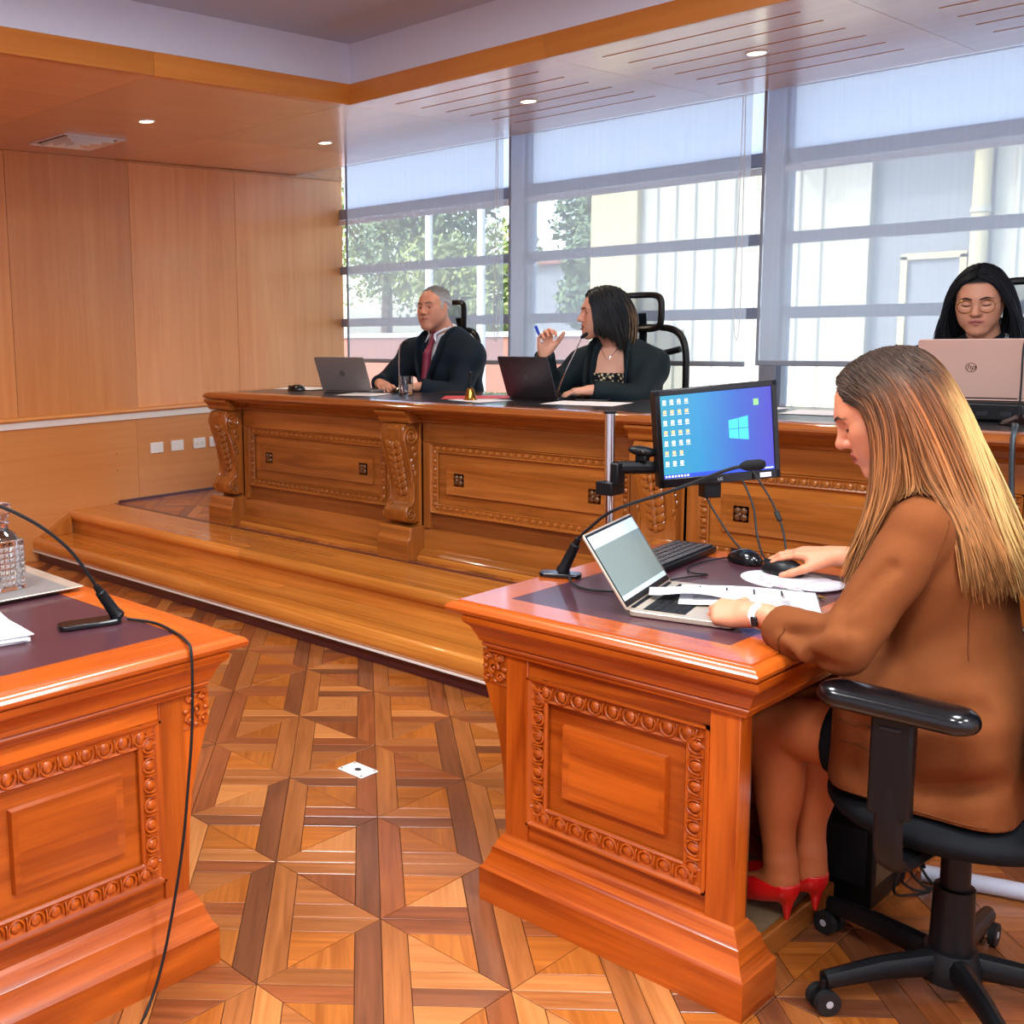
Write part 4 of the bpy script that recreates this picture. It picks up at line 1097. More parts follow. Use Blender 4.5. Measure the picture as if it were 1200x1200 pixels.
def strands(name, parent, roots, tips, ctrl, rad, cols, n=14, field=None, margin=.004, jitter=.004, seed=1, head_f=None):
    """Hair as many tapering locks. roots, tips (N,3); ctrl(i) gives two inner control points; cols (N,n,3)."""
    rng = np.random.RandomState(seed); N = len(roots); P = np.zeros((N, n, 3)); T_ = np.linspace(0, 1, n)
    c1, c2 = ctrl
    for k, t in enumerate(T_):
        P[:, k] = roots * (1 - t) ** 3 + c1 * 3 * t * (1 - t) ** 2 + c2 * 3 * t * t * (1 - t) + tips * t ** 3
    ph = rng.uniform(0, 6.28, (N, 1, 3)); P += jitter * np.sin(T_[None, :, None] * rng.uniform(4, 9, (N, 1, 1)) + ph) * T_[None, :, None]
    for f in (field if isinstance(field, list) else [field]):
        if f is None: continue
        for _ in range(5):
            q = P.reshape(-1, 3); dd = f.sample(q); e = .004
            g = np.stack([f.sample(q + np.eye(3)[i] * e) - f.sample(q - np.eye(3)[i] * e) for i in range(3)], 1); g /= np.linalg.norm(g, axis=1)[:, None] + 1e-6
            inb = ((q > f.lo + f.h * 2) & (q < f.lo + f.h * (np.array(f.d.shape) - 3))).all(1)
            mg = margin * (.5 + np.repeat(np.random.RandomState(seed + 5).uniform(0, 1.6, N), n))
            push = np.where(inb, np.clip(mg - dd, 0, .03), 0); P = (q + g * push[:, None]).reshape(N, n, 3)
        for _ in range(2): P[:, 1:-1] = .5 * P[:, 1:-1] + .25 * (P[:, :-2] + P[:, 2:])
    tg = np.gradient(P, axis=1); tg /= np.linalg.norm(tg, axis=2)[:, :, None] + 1e-9
    ref = rng.normal(size=(N, 1, 3)); u = np.cross(tg, np.repeat(ref, n, 1)); u /= np.linalg.norm(u, axis=2)[:, :, None] + 1e-9; w = np.cross(tg, u)
    taper = (np.clip(T_ * 8 + .5, 0, 1) * np.clip((1.02 - T_) * 5, .12, 1))[None, :, None] * rad[:, None, None]
    k = 4; ring = np.stack([P + (u * math.cos(2 * PI * a / k) + w * .55 * math.sin(2 * PI * a / k)) * taper for a in range(k)], 2)
    V = ring.reshape(-1, 3); F = []
    base = (np.arange(N) * n * k)[:, None] + (np.arange(n - 1) * k)[None, :]; base = base.ravel()
    for a in range(k): b = (a + 1) % k; F.append(np.stack([base + a, base + b, base + k + b, base + k + a], 1))
    C = np.repeat(cols.reshape(-1, 3), k, 0)
    return np_mesh(name, [(V, np.concatenate(F))], C, parent, 'hair')
# ---------------------------------------------------------------- helpers for dressed figures
def torso(S, Rt, hip, neck, shL, shR, infl=0.0, male=False, k=.05, bust=0):
    hip, neck = np.array(hip, float), np.array(neck, float); g = 1.1 if male else 1.0; v = neck - hip
    at = lambda t: hip + v * t
    S.ell(at(.02), np.array((.13, .17, .13)) * g + infl, Rt, k); S.ell(at(.33), np.array((.11, .145, .15)) * g + infl, Rt, k)
    S.ell(at(.68), np.array((.118, .168, .17)) * g + infl, Rt, k)
    for sh in (shL, shR):
        sh = np.array(sh, float); S.cone(at(.93), sh, .055 * g + infl, .052 * g + infl, k); S.cone(at(.75), sh, .08 * g + infl, .05 * g + infl, k)
    if bust:
        for y in (-1, 1): S.ell(at(.66) + Rt @ V3(.085, y * .065, 0), np.array((.055, .062, .06)) * bust + infl, Rt, .04)
    return S
def bbox(pts, m): P = np.array(pts, float); return P.min(0) - m, P.max(0) + m
def plain_part(name, S, mat, parent, relax=1):
    V, F = S.mesh(relax); return np_mesh(name, [(V, F)], None, parent, mat)
def long_hair(parent, hc, Rm, s, N, tip, c2, cols, rad, fields, seed, sides=(1, -1), margin=.006, x0=.072, x1=-.092, part_y=0.0, drop=.0, back=0.0):
    rng = np.random.RandomState(seed); u = rng.uniform(0, 1, N); v = rng.uniform(0, 1, N) ** 1.3; sg = rng.choice(sides, N)
    x = x0 + (x1 - x0) * u; th = v * 1.25; rr = np.sqrt(np.clip(1 - ((x + .014) / .108) ** 2, .05, 1))
    root = np.stack([x, part_y + .083 * rr * np.sin(th) * sg, .03 + .098 * rr * np.cos(th)], 1)
    k1 = np.stack([x * .95 - .06 * u ** 2 - back * (1 - u), sg * (.083 * rr * 1.3 + .02) * (1 - .85 * u ** 4), .03 + .098 * rr * np.cos(th) * .45 - .01 - drop * (1 - u)], 1)
    W = lambda p: hc + (p * s) @ Rm.T
    G_ = rng.normal(size=(N, 3)); tips = np.array([tip(a, b, c) for a, b, c in zip(u, sg, G_)]); cc2 = np.array([c2(a, b, c) for a, b, c in zip(u, sg, G_)])
    return strands('hair', parent, W(root), tips, (W(k1), cc2), rad * rng.uniform(.75, 1.35, N), cols(u, sg, rng, 16), 16, fields, margin, .004, seed)
def grad_cols(stops, var=.12):
    """stops = [(t, colour)] along the lock."""
    ts = [a for a, _ in stops]; cs = np.array([b for _, b in stops])
    def f(u, sg, rng, n):
        T_ = np.linspace(0, 1, n); base = np.stack([np.interp(T_, ts, cs[:, i]) for i in range(3)], 1)
        return np.clip(base[None] * (1 + var * rng.normal(size=(len(u), 1, 1))) , .002, 1)
    return f

# ================================================================= CLERK AT THE CARVED TABLE
FW = thing('person', 'seated woman in brown blazer and red heels holding papers', 'person', (-.75, 2.45, 0))
SK = L3(210, 136, 102); hc = V3(-.896, 2.43, 1.238); Rm = frame(198, -24); nk = V3(-.80, 2.45, 1.06)
HV, HF, HC, HS = head(hc, Rm, nk, .0021, SK, L3(168, 62, 58), L3(58, 36, 24), lid=.8, brow_w=1.25, hair_cap=L3(56, 38, 28))
parts = [(HV, HF)]; cols = [HC]
Tb = SDF((-1.0, 2.15, .40), (-.55, 2.75, 1.16), .012)
torso(Tb, frame(180, 0), (-.77, 2.45, .56), (-.80, 2.45, 1.06), (-.79, 2.31, 1.01), (-.79, 2.59, 1.01), -.025, k=.05)
V, F = Tb.mesh(); parts.append((V, F)); cols.append(np.tile(SK, (len(V), 1)))
STK = L3(182, 100, 56)
lg = SDF((-1.3, 2.2, .05), (-.6, 2.68, .68), .0045)
for hy, ky, ay, ax, kx in ((2.37, 2.385, 2.395, -1.07, -1.105), (2.53, 2.5, 2.485, -1.045, -1.075)):
    lg.cone((-.76, hy, .555), (kx + .01, ky, .525), .088, .062, .03); lg.cone((kx, ky, .52), (kx + .015, ky, .46), .058, .054, .03)
    lg.cone((kx + .012, ky, .47), (ax + .005, ay, .17), .05, .031, .03); lg.ell((kx + .04, ky, .40), (.045, .045, .11), None, .03)
    lg.cone((ax + .004, ay, .2), (ax + .012, ay, .145), .032, .03, .02); lg.cone((ax, ay, .145), (ax - .125, ay, .09), .029, .026, .03); lg.cone((ax - .125, ay, .088), (ax - .18, ay, .078), .026, .014, .02)
V, F = lg.mesh(); parts.append((V, F)); cols.append(np.tile(STK, (len(V), 1)))
NAIL = L3(214, 120, 110)
# left hand pinches the sheets; right hand rests on the mouse
V, F, nl, _ = hand((-1.085, 2.268, .80), (-1, .05, -.12), (.12, -.5, .86), 1, (.75, 1.05, .7), .03, .002, .98, (.75, .55), forearm=(-.9, 2.19, .79), fr=.034, curls=[(.55, .8, .5), (.8, 1.0, .7), (.95, 1.1, .8), (1.05, 1.1, .8)])
parts.append((V, F)); cols.append(hand_col(V, nl, SK, NAIL))
V, F, nl, _ = hand((-1.165, 2.862, .823), (-1, -.12, -.06), (.05, -.12, 1), -1, (.22, .3, .2), .05, .002, .98, (.55, .35), forearm=(-.97, 2.76, .82), fr=.034)
parts.append((V, F)); cols.append(hand_col(V, nl, SK, NAIL))
np_mesh('body', parts, cols, FW)
plain('brow_brown', rgb(58, 36, 24), .8); plain('brow_black', rgb(26, 20, 18), .8); plain('brow_grey', rgb(92, 84, 78), .8)
brows(FW, hc, Rm, 1.0, HS, 'brow_brown', .0022, True)
# jacket
J = SDF((-1.13, 2.04, .42), (-.52, 2.86, 1.13), .0045)
J.ell((-.785, 2.45, .925), (.122, .168, .165), None, .05); J.ell((-.77, 2.45, .75), (.125, .17, .15), None, .06); J.rbox((-.765, 2.45, .555), (.168, .205, .18), .08, .06)
for y in (-1, 1):
    J.ell((-.865, 2.45 + y * .065, .92), (.06, .062, .06), None, .05)
    J.cone((-.79, 2.45 + y * .05, 1.052), (-.79, 2.45 + y * .14, 1.02), .056, .056, .05)
for a, b, r_ in (((-.70, 2.29, .83), (-.80, 2.27, .77), .008), ((-.66, 2.27, .70), (-.78, 2.25, .655), .006), ((-.84, 2.245, .62), (-.87, 2.25, .53), .006), ((-.62, 2.27, .56), (-.74, 2.25, .52), .006)):
    J.cone(a, b, r_, .003, .05, sub=True)
J.half((0, 0, .468), (0, 0, -1), .003)
A_ = SDF((-1.13, 2.04, .68), (-.68, 2.86, 1.12), .0045)
A_.cone((-.79, 2.315, 1.012), (-.86, 2.158, .80), .062, .05, .03); A_.cone((-.86, 2.158, .80), (-1.05, 2.25, .797), .05, .0405, .02, clip=((-1.018, 2.235, .797), (-1, .42, .03)))
A_.cone((-.985, 2.218, .795), (-1.03, 2.242, .795), .048, .046, .006, clip=((-1.02, 2.236, .795), (-1, .42, .03)))
A_.ell((-.965, 2.195, .775), (.045, .03, .034), None, .02)
A_.cone((-.79, 2.60, 1.012), (-.93, 2.73, .82), .062, .05, .03); A_.cone((-.93, 2.73, .82), (-1.13, 2.84, .825), .05, .0405, .02, clip=((-1.075, 2.81, .825), (-1, .5, .03)))
for a, b, r_ in (((-.80, 2.13, .87), (-.875, 2.12, .815), .006), ((-.84, 2.10, .765), (-.93, 2.12, .80), .005), ((-.90, 2.13, .83), (-.97, 2.17, .80), .005), ((-.80, 2.21, .96), (-.86, 2.16, .88), .006), ((-.885, 2.12, .77), (-.95, 2.15, .77), .004)):
    A_.cone(a, b, r_, .002, .03, sub=True)
for a, b in (((-.845, 2.115, .83), (-.91, 2.12, .795)), ((-.92, 2.13, .775), (-.975, 2.165, .79))):
    A_.cone(a, b, .007, .003, .03)
J.wrinkle(.0018, 24, 3, 7, (1, 1, .7)); A_.wrinkle(.002, 34, 5, 7)
sl_ = J._sub(A_.lo, A_.lo + A_.h * (np.array(A_.d.shape) - 1)); a0_ = [q_.start for q_ in sl_]
xs_, ys_, zs_ = J._pts(sl_); P_ = np.stack(np.broadcast_arrays(xs_, ys_, zs_), -1).reshape(-1, 3)
dn = A_.sample(P_).reshape([q_.stop - q_.start for q_ in sl_]); J._op(sl_, dn.astype(np.float32), .012, False)
J.cone((-.87, 2.45, 1.1), (-.94, 2.45, .93), .045, .012, .01, sub=True)
plain('brown_cloth', rgb(118, 64, 30), .9, bump=.5, bscale=700, noise=.1, nscale=45, spec=.2)
JK = plain_part('blazer', J, 'brown_cloth', FW)
MB().ball((-.993, 2.178, .797), (.009, .007, .009), 14, 10).obj('cuff_button', 'brass', JK)
MB().tube(smooth_path([(-1.017, 2.19, .79), (-.998, 2.176, .782), (-.97, 2.162, .779)], 4), .0022, 6).obj('cuff_seam', 'brown_cloth', JK)
def stitched(pts, r_=.0014, name='seam', push=.0006):
    # seam line laid on the cloth surface
    P_ = np.array([tuple(p) for p in smooth_path(pts, 10)])
    for _ in range(12):
        d_ = J.sample(P_); g_ = np.stack([J.sample(P_ + np.eye(3)[i] * .004) - J.sample(P_ - np.eye(3)[i] * .004) for i in range(3)], 1); g_ /= np.linalg.norm(g_, axis=1)[:, None] + 1e-6
        P_ = P_ - g_ * (d_ - push)[:, None] * .8
    return MB().tube([tuple(p) for p in P_], r_, 6).obj(name, 'brown_seam', JK)
plain('brown_seam', rgb(98, 51, 23), .9, spec=.2)
stitched([(-.735, 2.30, 1.045), (-.73, 2.27, .99), (-.745, 2.265, .93), (-.775, 2.27, .885)])
stitched([(-.66, 2.30, .90), (-.66, 2.28, .80)], .0012)
stitched([(-.93, 2.26, .475), (-.80, 2.245, .477), (-.62, 2.25, .477)], .0016, 'hem_stitch')
stitched([(-.90, 2.25, .62), (-.83, 2.245, .615), (-.76, 2.245, .61)], .0022, 'pocket_edge')
stitched([(-.90, 2.25, .575), (-.83, 2.245, .568), (-.76, 2.245, .562), (-.757, 2.245, .61)], .0016, 'pocket_edge')
stitched([(-.985, 2.16, .82), (-.982, 2.165, .79), (-.985, 2.18, .762)], .0018, 'cuff_seam')
stitched([(-.93, 2.30, .47), (-.925, 2.27, .54), (-.91, 2.27, .66), (-.90, 2.30, .80)], .003, 'front_edge')
# collar and lapel edges
MB().tube(smooth_path([(-.9, 2.36, .93), (-.87, 2.375, 1.02), (-.80, 2.375, 1.09), (-.735, 2.45, 1.105), (-.80, 2.525, 1.09), (-.87, 2.525, 1.02), (-.9, 2.54, .93)], 6), .014, 8, flat=.6).obj('collar', 'brown_cloth', JK)
sk_ = SDF((-1.02, 2.2, .42), (-.56, 2.7, .72), .007)
sk_.ell((-.745, 2.45, .575), (.155, .19, .11), None, .05)
for y in (2.37, 2.53): sk_.cone((-.76, y, .555), (-.97, y, .535), .1, .078, .03, clip=((-.955, y, .53), (-1, 0, 0)))
plain_part('skirt', sk_, 'fabric_black', FW)
# red court shoes
for ax, ay in ((-1.07, 2.395), (-1.045, 2.485)):
    S = SDF((ax - .235, ay - .06, .055), (ax + .06, ay + .06, .22), .0025)
    S.cone((ax + .006, ay, .15), (ax - .03, ay, .132), .036, .034, .02); S.cone((ax - .02, ay, .135), (ax - .125, ay, .088), .034, .034, .03)
    S.cone((ax - .125, ay, .085), (ax - .205, ay, .074), .034, .011, .02); S.ell((ax + .02, ay, .15), (.024, .032, .04), None, .015)
    S.half((ax - .06, ay, .147), (-.12, 0, 1), .004); S.half((ax - .1, ay, .0605), (0, 0, -1), .003)
    S.cone((ax - .05, ay, .19), (ax - .088, ay, .158), .036, .028, .012, sub=True)
    S.cone((ax - .01, ay, .055), (ax - .09, ay, .045), .045, .022, .012, sub=True)
    S.cone((ax + .022, ay, .135), (ax + .022, ay, .062), .019, .0048, .012); S.half((ax, ay, .0612), (0, 0, -1), .002)
    plain_part('shoe', S, 'shoe_red', FW)
# hair, dark at the crown and blonde towards the ends
def fw_tip(u, sg, g):
    if sg > 0:
        if .24 < u < .5 and g[0] > -.2: w = (u - .24) / .26; return V3(-.835 + .06 * w, 2.335 + .008 * g[1], 1.055 + .01 * g[2])
        if u < .36: return V3(-.905 + .06 * u / .36 + .010 * g[0], 2.285 + .010 * g[1], .905 + .06 * (u / .36) ** 2 + .025 * g[2])
        w = (u - .36) / .64; return V3(-.705 + .065 * w + .008 * g[0], 2.325 + .12 * w + .012 * g[1], .925 - .012 * w + .014 * g[2])
    if u < .3: return V3(-.95 + .01 * g[0], 2.58 + .015 * g[1], .95 + .03 * g[2])
    w = (u - .3) / .7; return V3(-.74 + .1 * w + .01 * g[0], 2.60 - .14 * w + .015 * g[1], .92 + .015 * g[2])
def fw_c2(u, sg, g):
    if sg > 0:
        if .24 < u < .5 and g[0] > -.2: w = (u - .24) / .26; return V3(-.85 + .06 * w, 2.325, 1.15)
        if u < .36: return V3(-.842 + .045 * u / .36, 2.315 + .006 * g[1], 1.09 + .03 * u / .36 + .01 * g[2])
        w = (u - .36) / .64; return V3(-.80 + .08 * w, 2.325 + .09 * w + .006 * g[1], 1.12 + .02 * w)
    if u < .3: return V3(-.91, 2.57, 1.08)
    w = (u - .3) / .7; return V3(-.82 + .1 * w, 2.57 - .1 * w, 1.12 + .02 * w)
fwc = grad_cols([(0, L3(56, 38, 28)), (.12, L3(74, 50, 34)), (.3, L3(116, 66, 34)), (.55, L3(144, 86, 46)), (1, L3(168, 114, 66))], .2)
def fw_cols(u, sg, rng, n):
    C = fwc(u, sg, rng, n); w = np.clip((u - .82) / .14, 0, 1)[:, None, None] * np.clip((np.linspace(0, 1, n)[None, :, None] - .22) / .25, 0, 1)
    low = (rng.uniform(size=len(u)) < .36)[:, None, None]
    C = np.where(low, C * .55, C)
    return C * (1 - w * .7) + L3(224, 182, 116) * w * .7
long_hair(FW, hc, Rm, 1.0, 4200, fw_tip, fw_c2, fw_cols, .0026, [HS, J], 11, sides=(1, 1, -1), margin=.006, x0=.066, back=.06)
# smart band on the left wrist
wc = V3(-1.075, 2.263, .80); wd = V3(-1, .3, 0) / np.linalg.norm(V3(-1, .3, 0))
q = Vector(wd).to_track_quat('Z', 'Y').to_matrix().to_4x4(); q.translation = wc
WT = MB().lathe([(.0245, -.009), (.0265, -.008), (.0265, .008), (.0245, .009), (.0245, -.009)], (0, 0, 0), 24, M4=q @ Matrix.Diagonal((1, 1.05, 1, 1))).obj('wrist_band', 'plastic_white', FW)
MB().box(-.007, .007, -.011, .011, -.004, .004).xf(Matrix.Translation(wc + V3(.002, -.0262, -.006)) @ Matrix.Rotation(R(90), 4, 'X') @ Matrix.Rotation(R(10), 4, 'Z')).obj('band_display', 'gloss_black', WT, bevel=.003)

# ================================================================= THREE PEOPLE BEHIND THE BENCH
def seated(name, label, hc, Rm, s, az, hip, neck, shL, shR, elL, elR, wrL, wrR, hL, hR, skin, lips, brow, male=False, cap=None, mouth=0, lid=.2, cheek=1.0, look=(0, 0), bust=0, brow_w=1.0):
    t = thing(name, label, 'person', (hip[0], hip[1], ZD))
    HV, HF, HC, HS = head(V3(*hc), Rm, V3(*neck), .003, skin, lips, brow, s, male, lid, mouth, brow_w, cheek, cap)
    parts = [(HV, HF)]; cols = [HC]; Rt = frame(az, 0); fwd = Rt[:, 0]; left = Rt[:, 1]
    lo, hi = bbox([hip, neck, shL, shR, elL, elR, wrL, wrR], .2); S = SDF(lo, hi, .009)
    torso(S, Rt, hip, neck, shL, shR, 0, male, bust=bust)
    for sh, el, wr in ((shL, elL, wrL), (shR, elR, wrR)): S.cone(sh, el, .048, .038, .02); S.cone(el, wr, .038, .026, .02)
    V, F = S.mesh(); parts.append((V, F)); cols.append(np.tile(skin, (len(V), 1)))
    hip = V3(*hip); kn = [hip + fwd * .42 + left * y * .11 + V3(0, 0, .0) for y in (-1, 1)]; an = [k_ + fwd * .02 - V3(0, 0, hip[2] - ZD - .09) for k_ in kn]
    lo, hi = bbox([hip] + kn + an, .22); G = SDF(lo, hi, .013)
    for y, k_, a_ in zip((-1, 1), kn, an):
        G.cone(hip + left * y * .09, k_, .085, .06, .03); G.cone(k_, a_, .058, .04, .03); G.cone(a_, a_ + fwd * .16 - V3(0, 0, .04), .04, .03, .02)
    V, F = G.mesh(); parts.append((V, F)); cols.append(np.tile(L3(22, 24, 30), (len(V), 1)))
    for wr, el, (d, n, cu, sp, th), side in ((wrL, elL, hL, 1), (wrR, elR, hR, -1)):
        V, F, nl, _ = hand(wr, d, n, side, cu, sp, .003, .98, th, forearm=V3(*wr) * .6 + V3(*el) * .4, fr=.03)
        parts.append((V, F)); cols.append(hand_col(V, nl, skin, skin * V3(1, .85, .85)))
    np_mesh('body', parts, cols, t); eyes(t, V3(*hc), Rm, s, lid, look=look)
    return t, HS, Rt
def coat(t, Rt, hip, neck, shL, shR, elL, elR, wrL, wrR, mat, infl=.016, male=False, v=None, hem=None, h=.007, wr_k=1.02, name='jacket', amp=.0025, bust=0, cols=None, ar=(.066, .054, .044)):
    lo, hi = bbox([hip, neck, shL, shR, elL, elR, wrL, wrR], .22); S = SDF(lo, hi, h); torso(S, Rt, hip, neck, shL, shR, infl, male, bust=bust)
    for sh, el, wr in ((shL, elL, wrL), (shR, elR, wrR)):
        sh, el, wr = V3(*sh), V3(*el), V3(*wr); c = el + (wr - el) * wr_k
        S.cone(sh, el, ar[0], ar[1], .03); S.cone(el, wr, ar[1], ar[2], .025, clip=(c, wr - el))
    S.wrinkle(amp, 24, 5, 6)
    if v is not None:
        for a, b, ra, rb in v: S.cone(a, b, ra, rb, .006, sub=True)
    S.half(neck + V3(0, 0, .045) if not male else neck + V3(0, 0, .05), (0, 0, 1), .01)
    if cols is None: return plain_part(name, S, mat, t)
    V, F = S.mesh(); return np_mesh(name, [(V, F)], cols(V), t, mat)
REST = (V3(0, -1, -.1), V3(0, 0, 1), (.4, .5, .3), .03, (.6, .3))

# ---- man in the dark suit
plain('suit_navy', rgb(13, 28, 40), .8, bump=.2, bscale=700, spec=.3)
plain('shirt_white', rgb(220, 224, 236), .7, bump=.1, bscale=500)
plain('tie_wine', rgb(128, 40, 66), .5, bump=.2, bscale=500)
mhc = (-4.10, 4.66, 1.508); mR = frame(-84, 3, 2); SKM = L3(206, 146, 120)
mp_ = dict(hip=V3(-4.10, 4.86, .82), neck=V3(-4.10, 4.75, 1.355), shL=V3(-3.93, 4.75, 1.24), shR=V3(-4.30, 4.72, 1.245), elL=V3(-3.90, 4.63, 1.03), elR=V3(-4.40, 4.58, 1.08), wrL=V3(-4.02, 4.46, 1.085), wrR=V3(-4.29, 4.42, 1.10))
MAN, MHS, mRt = seated('person', 'seated grey-haired man in dark navy suit and wine red tie', mhc, mR, .97, -90, hL=(V3(-.8, -.6, -.1), V3(0, 0, 1), (.4, .5, .3), .03, (.6, .3)), hR=(V3(.8, -.5, -.1), V3(0, -.2, 1), (.4, .5, .3), .03, (.6, .3)), skin=SKM, lips=L3(176, 104, 92), brow=L3(96, 86, 80), male=True, look=(-.4, -.2), cheek=1.06, **mp_)
brows(MAN, V3(*mhc), mR, .97, MHS, 'brow_grey', .003)
shirt = SDF(*bbox([mp_['hip'], mp_['neck'], mp_['shL'], mp_['shR']], .2), .007); torso(shirt, mRt, mp_['hip'], mp_['neck'], mp_['shL'], mp_['shR'], .006, True)
shirt.cone(mp_['neck'] + V3(0, .012, -.03), mp_['neck'] + V3(.004, -.012, .035), .082, .074, .02); shirt.half(mp_['neck'] + V3(0, 0, .042), (0, -.45, 1), .004)
plain_part('shirt', shirt, 'shirt_white', MAN)
nb = mp_['neck']
coat(MAN, mRt, mat='suit_navy', male=True, infl=.03, ar=(.076, .066, .05), v=[(nb + V3(0, -.11, .05), nb + V3(-.01, -.15, -.1), .08, .062), (nb + V3(-.01, -.15, -.1), nb + V3(-.03, -.165, -.27), .062, .02), (nb + V3(0, -.02, .09), nb + V3(0, -.1, .06), .075, .075)], **mp_)
S = SDF(nb + V3(-.1, -.22, -.34), nb + V3(.1, .02, .06), .004)
S.cone(nb + V3(.002, -.085, .012), nb + V3(0, -.1, -.012), .019, .014, .01); S.cone(nb + V3(0, -.102, -.02), nb + V3(-.004, -.142, -.1), .013, .022, .008); S.cone(nb + V3(-.004, -.142, -.1), nb + V3(-.01, -.155, -.26), .022, .026, .01)
plain_part('tie', S, 'tie_wine', MAN)
for sgn in (-1, 1):   # collar wings and lapels
    MB().tube(smooth_path([nb + V3(sgn * .062, -.02, .045), nb + V3(sgn * .05, -.075, .03), nb + V3(sgn * .022, -.105, .005), nb + V3(sgn * .04, -.118, -.035)], 5), [.007] * 10 + [.009, .009, .008, .006, .004, .003], 8, flat=.5).obj('collar_wing', 'shirt_white', MAN)
    MB().tube(smooth_path([nb + V3(sgn * .085, -.01, .04), nb + V3(sgn * .088, -.1, .0), nb + V3(sgn * .075, -.15, -.1), nb + V3(sgn * .035, -.178, -.22), nb + V3(sgn * .005, -.178, -.3)], 5), [.012] * 6 + [.022] * 6 + [.02, .018, .016, .013, .011, .009, .008, .006, .004], 8, flat=.45).obj('lapel', 'suit_navy', MAN)
S = SDF(V3(*mhc) - .13, V3(*mhc) + .14, .003); P = lambda x, y, z: V3(*mhc) + mR @ (V3(x, y, z) * .97)
S.ell(P(-.018, 0, .034), np.array((.106, .083, .094)) * .97, mR, .01); S.ell(P(.095, 0, .012), np.array((.062, .085, .082)) * .97, mR, .012, True)
S.half(P(-.03, 0, -.035), mR @ V3(.25, 0, -1), .01)
for y in (-1, 1): S.ell(P(.0, y * .078, -.012), np.array((.026, .014, .036)) * .97, mR, .006, True); S.cone(P(.028, y * .07, .03), P(.022, y * .071, -.012), .007, .004, .01)
S.wrinkle(.0022, 170, 9, 8)
V, F = S.mesh(0); q = (V - V3(*mhc)) @ mR; g = np.clip((q[:, 2] - .02) / .07, 0, 1)[:, None]
np_mesh('hair', [(V, F)], L3(176, 178, 182) * (1 - g) + L3(112, 112, 114) * g, MAN, 'hair')

# ---- speaking woman with raised pen
plain('jacket_teal', rgb(11, 28, 35), .75, bump=.2, bscale=600, spec=.3)
whc = (-2.99, 4.60, 1.457); wR = frame(-138, 1, -3); SKW = L3(214, 156, 130)
wp = dict(hip=V3(-2.93, 4.83, .80), neck=V3(-2.965, 4.66, 1.305), shL=V3(-2.80, 4.72, 1.20), shR=V3(-3.10, 4.61, 1.205), elL=V3(-2.75, 4.55, 1.07), elR=V3(-3.20, 4.47, 1.09), wrL=V3(-2.90, 4.39, 1.105), wrR=V3(-3.165, 4.385, 1.265))
WOM, WHS, wRt = seated('person', 'seated woman with dark bob in dark jacket raising a blue pen', whc, wR, .97, -72, hL=(V3(-.9, -.3, -.1), V3(0, 0, 1), (.3, .4, .3), .03, (.6, .3)), hR=(V3(.12, -.1, .95), V3(-.55, .35, 0), (.7, .9, .6), .02, (.5, .6)), skin=SKW, lips=L3(150, 40, 46), brow=L3(70, 46, 38), mouth=1.0, look=(0, 0), bust=1.0, cap=L3(26, 26, 30), **wp)
brows(WOM, V3(*whc), wR, .97, WHS, 'brow_black', .0024)
def print_cols(V):
    rng = np.random.RandomState(4); C = np.tile(L3(20, 22, 26), (len(V), 1)).astype(float)
    w = np.sin(V[:, 0] * 260) * np.sin(V[:, 2] * 230 + V[:, 0] * 90) * np.sin(V[:, 1] * 200); m = (w > .22)[:, None]
    return np.where(m, L3(216, 198, 160), C)
top = SDF(*bbox([wp['hip'], wp['neck'], wp['shL'], wp['shR']], .2), .005); torso(top, wRt, wp['hip'], wp['neck'], wp['shL'], wp['shR'], .007, bust=1.0)
wn = wp['neck']; wf = wRt[:, 0]; wl_ = wRt[:, 1]
top.half(wn + V3(0, 0, -.13), (0, 0, 1), .01) 
V, F = top.mesh(); np_mesh('patterned_top', [(V, F)], print_cols(V), WOM, 'printed_cloth')
coat(WOM, wRt, mat='jacket_teal', infl=.024, ar=(.068, .06, .048), bust=1.0, v=[(wn + wf * .1 + V3(0, 0, .06), wn + wf * .12 + V3(0, 0, -.14), .08, .08), (wn + wf * .12 + V3(0, 0, -.14), wn + wf * .13 + V3(0, 0, -.38), .08, .075), (wn + wf * .03 + V3(0, 0, .1), wn + wf * .1 + V3(0, 0, .05), .075, .08)], **wp)
for sgn in (-1, 1):
    MB().tube(smooth_path([wn + wl_ * sgn * .08 + V3(0, 0, .045), wn + wf * .09 + wl_ * sgn * .09 + V3(0, 0, -.01), wn + wf * .15 + wl_ * sgn * .095 + V3(0, 0, -.12), wn + wf * .165 + wl_ * sgn * .09 + V3(0, 0, -.25)], 5), [.012] * 4 + [.02] * 8 + [.014, .01, .008, .006], 8, flat=.45).obj('lapel', 'jacket_teal', WOM)
MB().tube(smooth_path([wn + wl_ * .07 + V3(0, 0, .03), wn + wf * .095 + wl_ * .03 + V3(0, 0, -.03), wn + wf * .115 + V3(0, 0, -.065), wn + wf * .095 - wl_ * .03 + V3(0, 0, -.03), wn - wl_ * .07 + V3(0, 0, .03)], 5), .0012, 5).obj('necklace', 'chrome', WOM)
dk = grad_cols([(0, L3(20, 24, 30)), (.5, L3(26, 30, 36)), (1, L3(44, 40, 38))], .25)
def bob(u, sg, rng, n):
    C = dk(u, sg, rng, n); w = ((u > .8) & (rng.uniform(size=len(u)) < .5))[:, None, None] * np.linspace(0, 1, n)[None, :, None]; return C * (1 - w) + L3(128, 100, 70) * w
def rel(hc, Rm, s): return lambda x, y, z: V3(*hc) + Rm @ (V3(x, y, z) * s)
P2 = rel(whc, wR, .97)
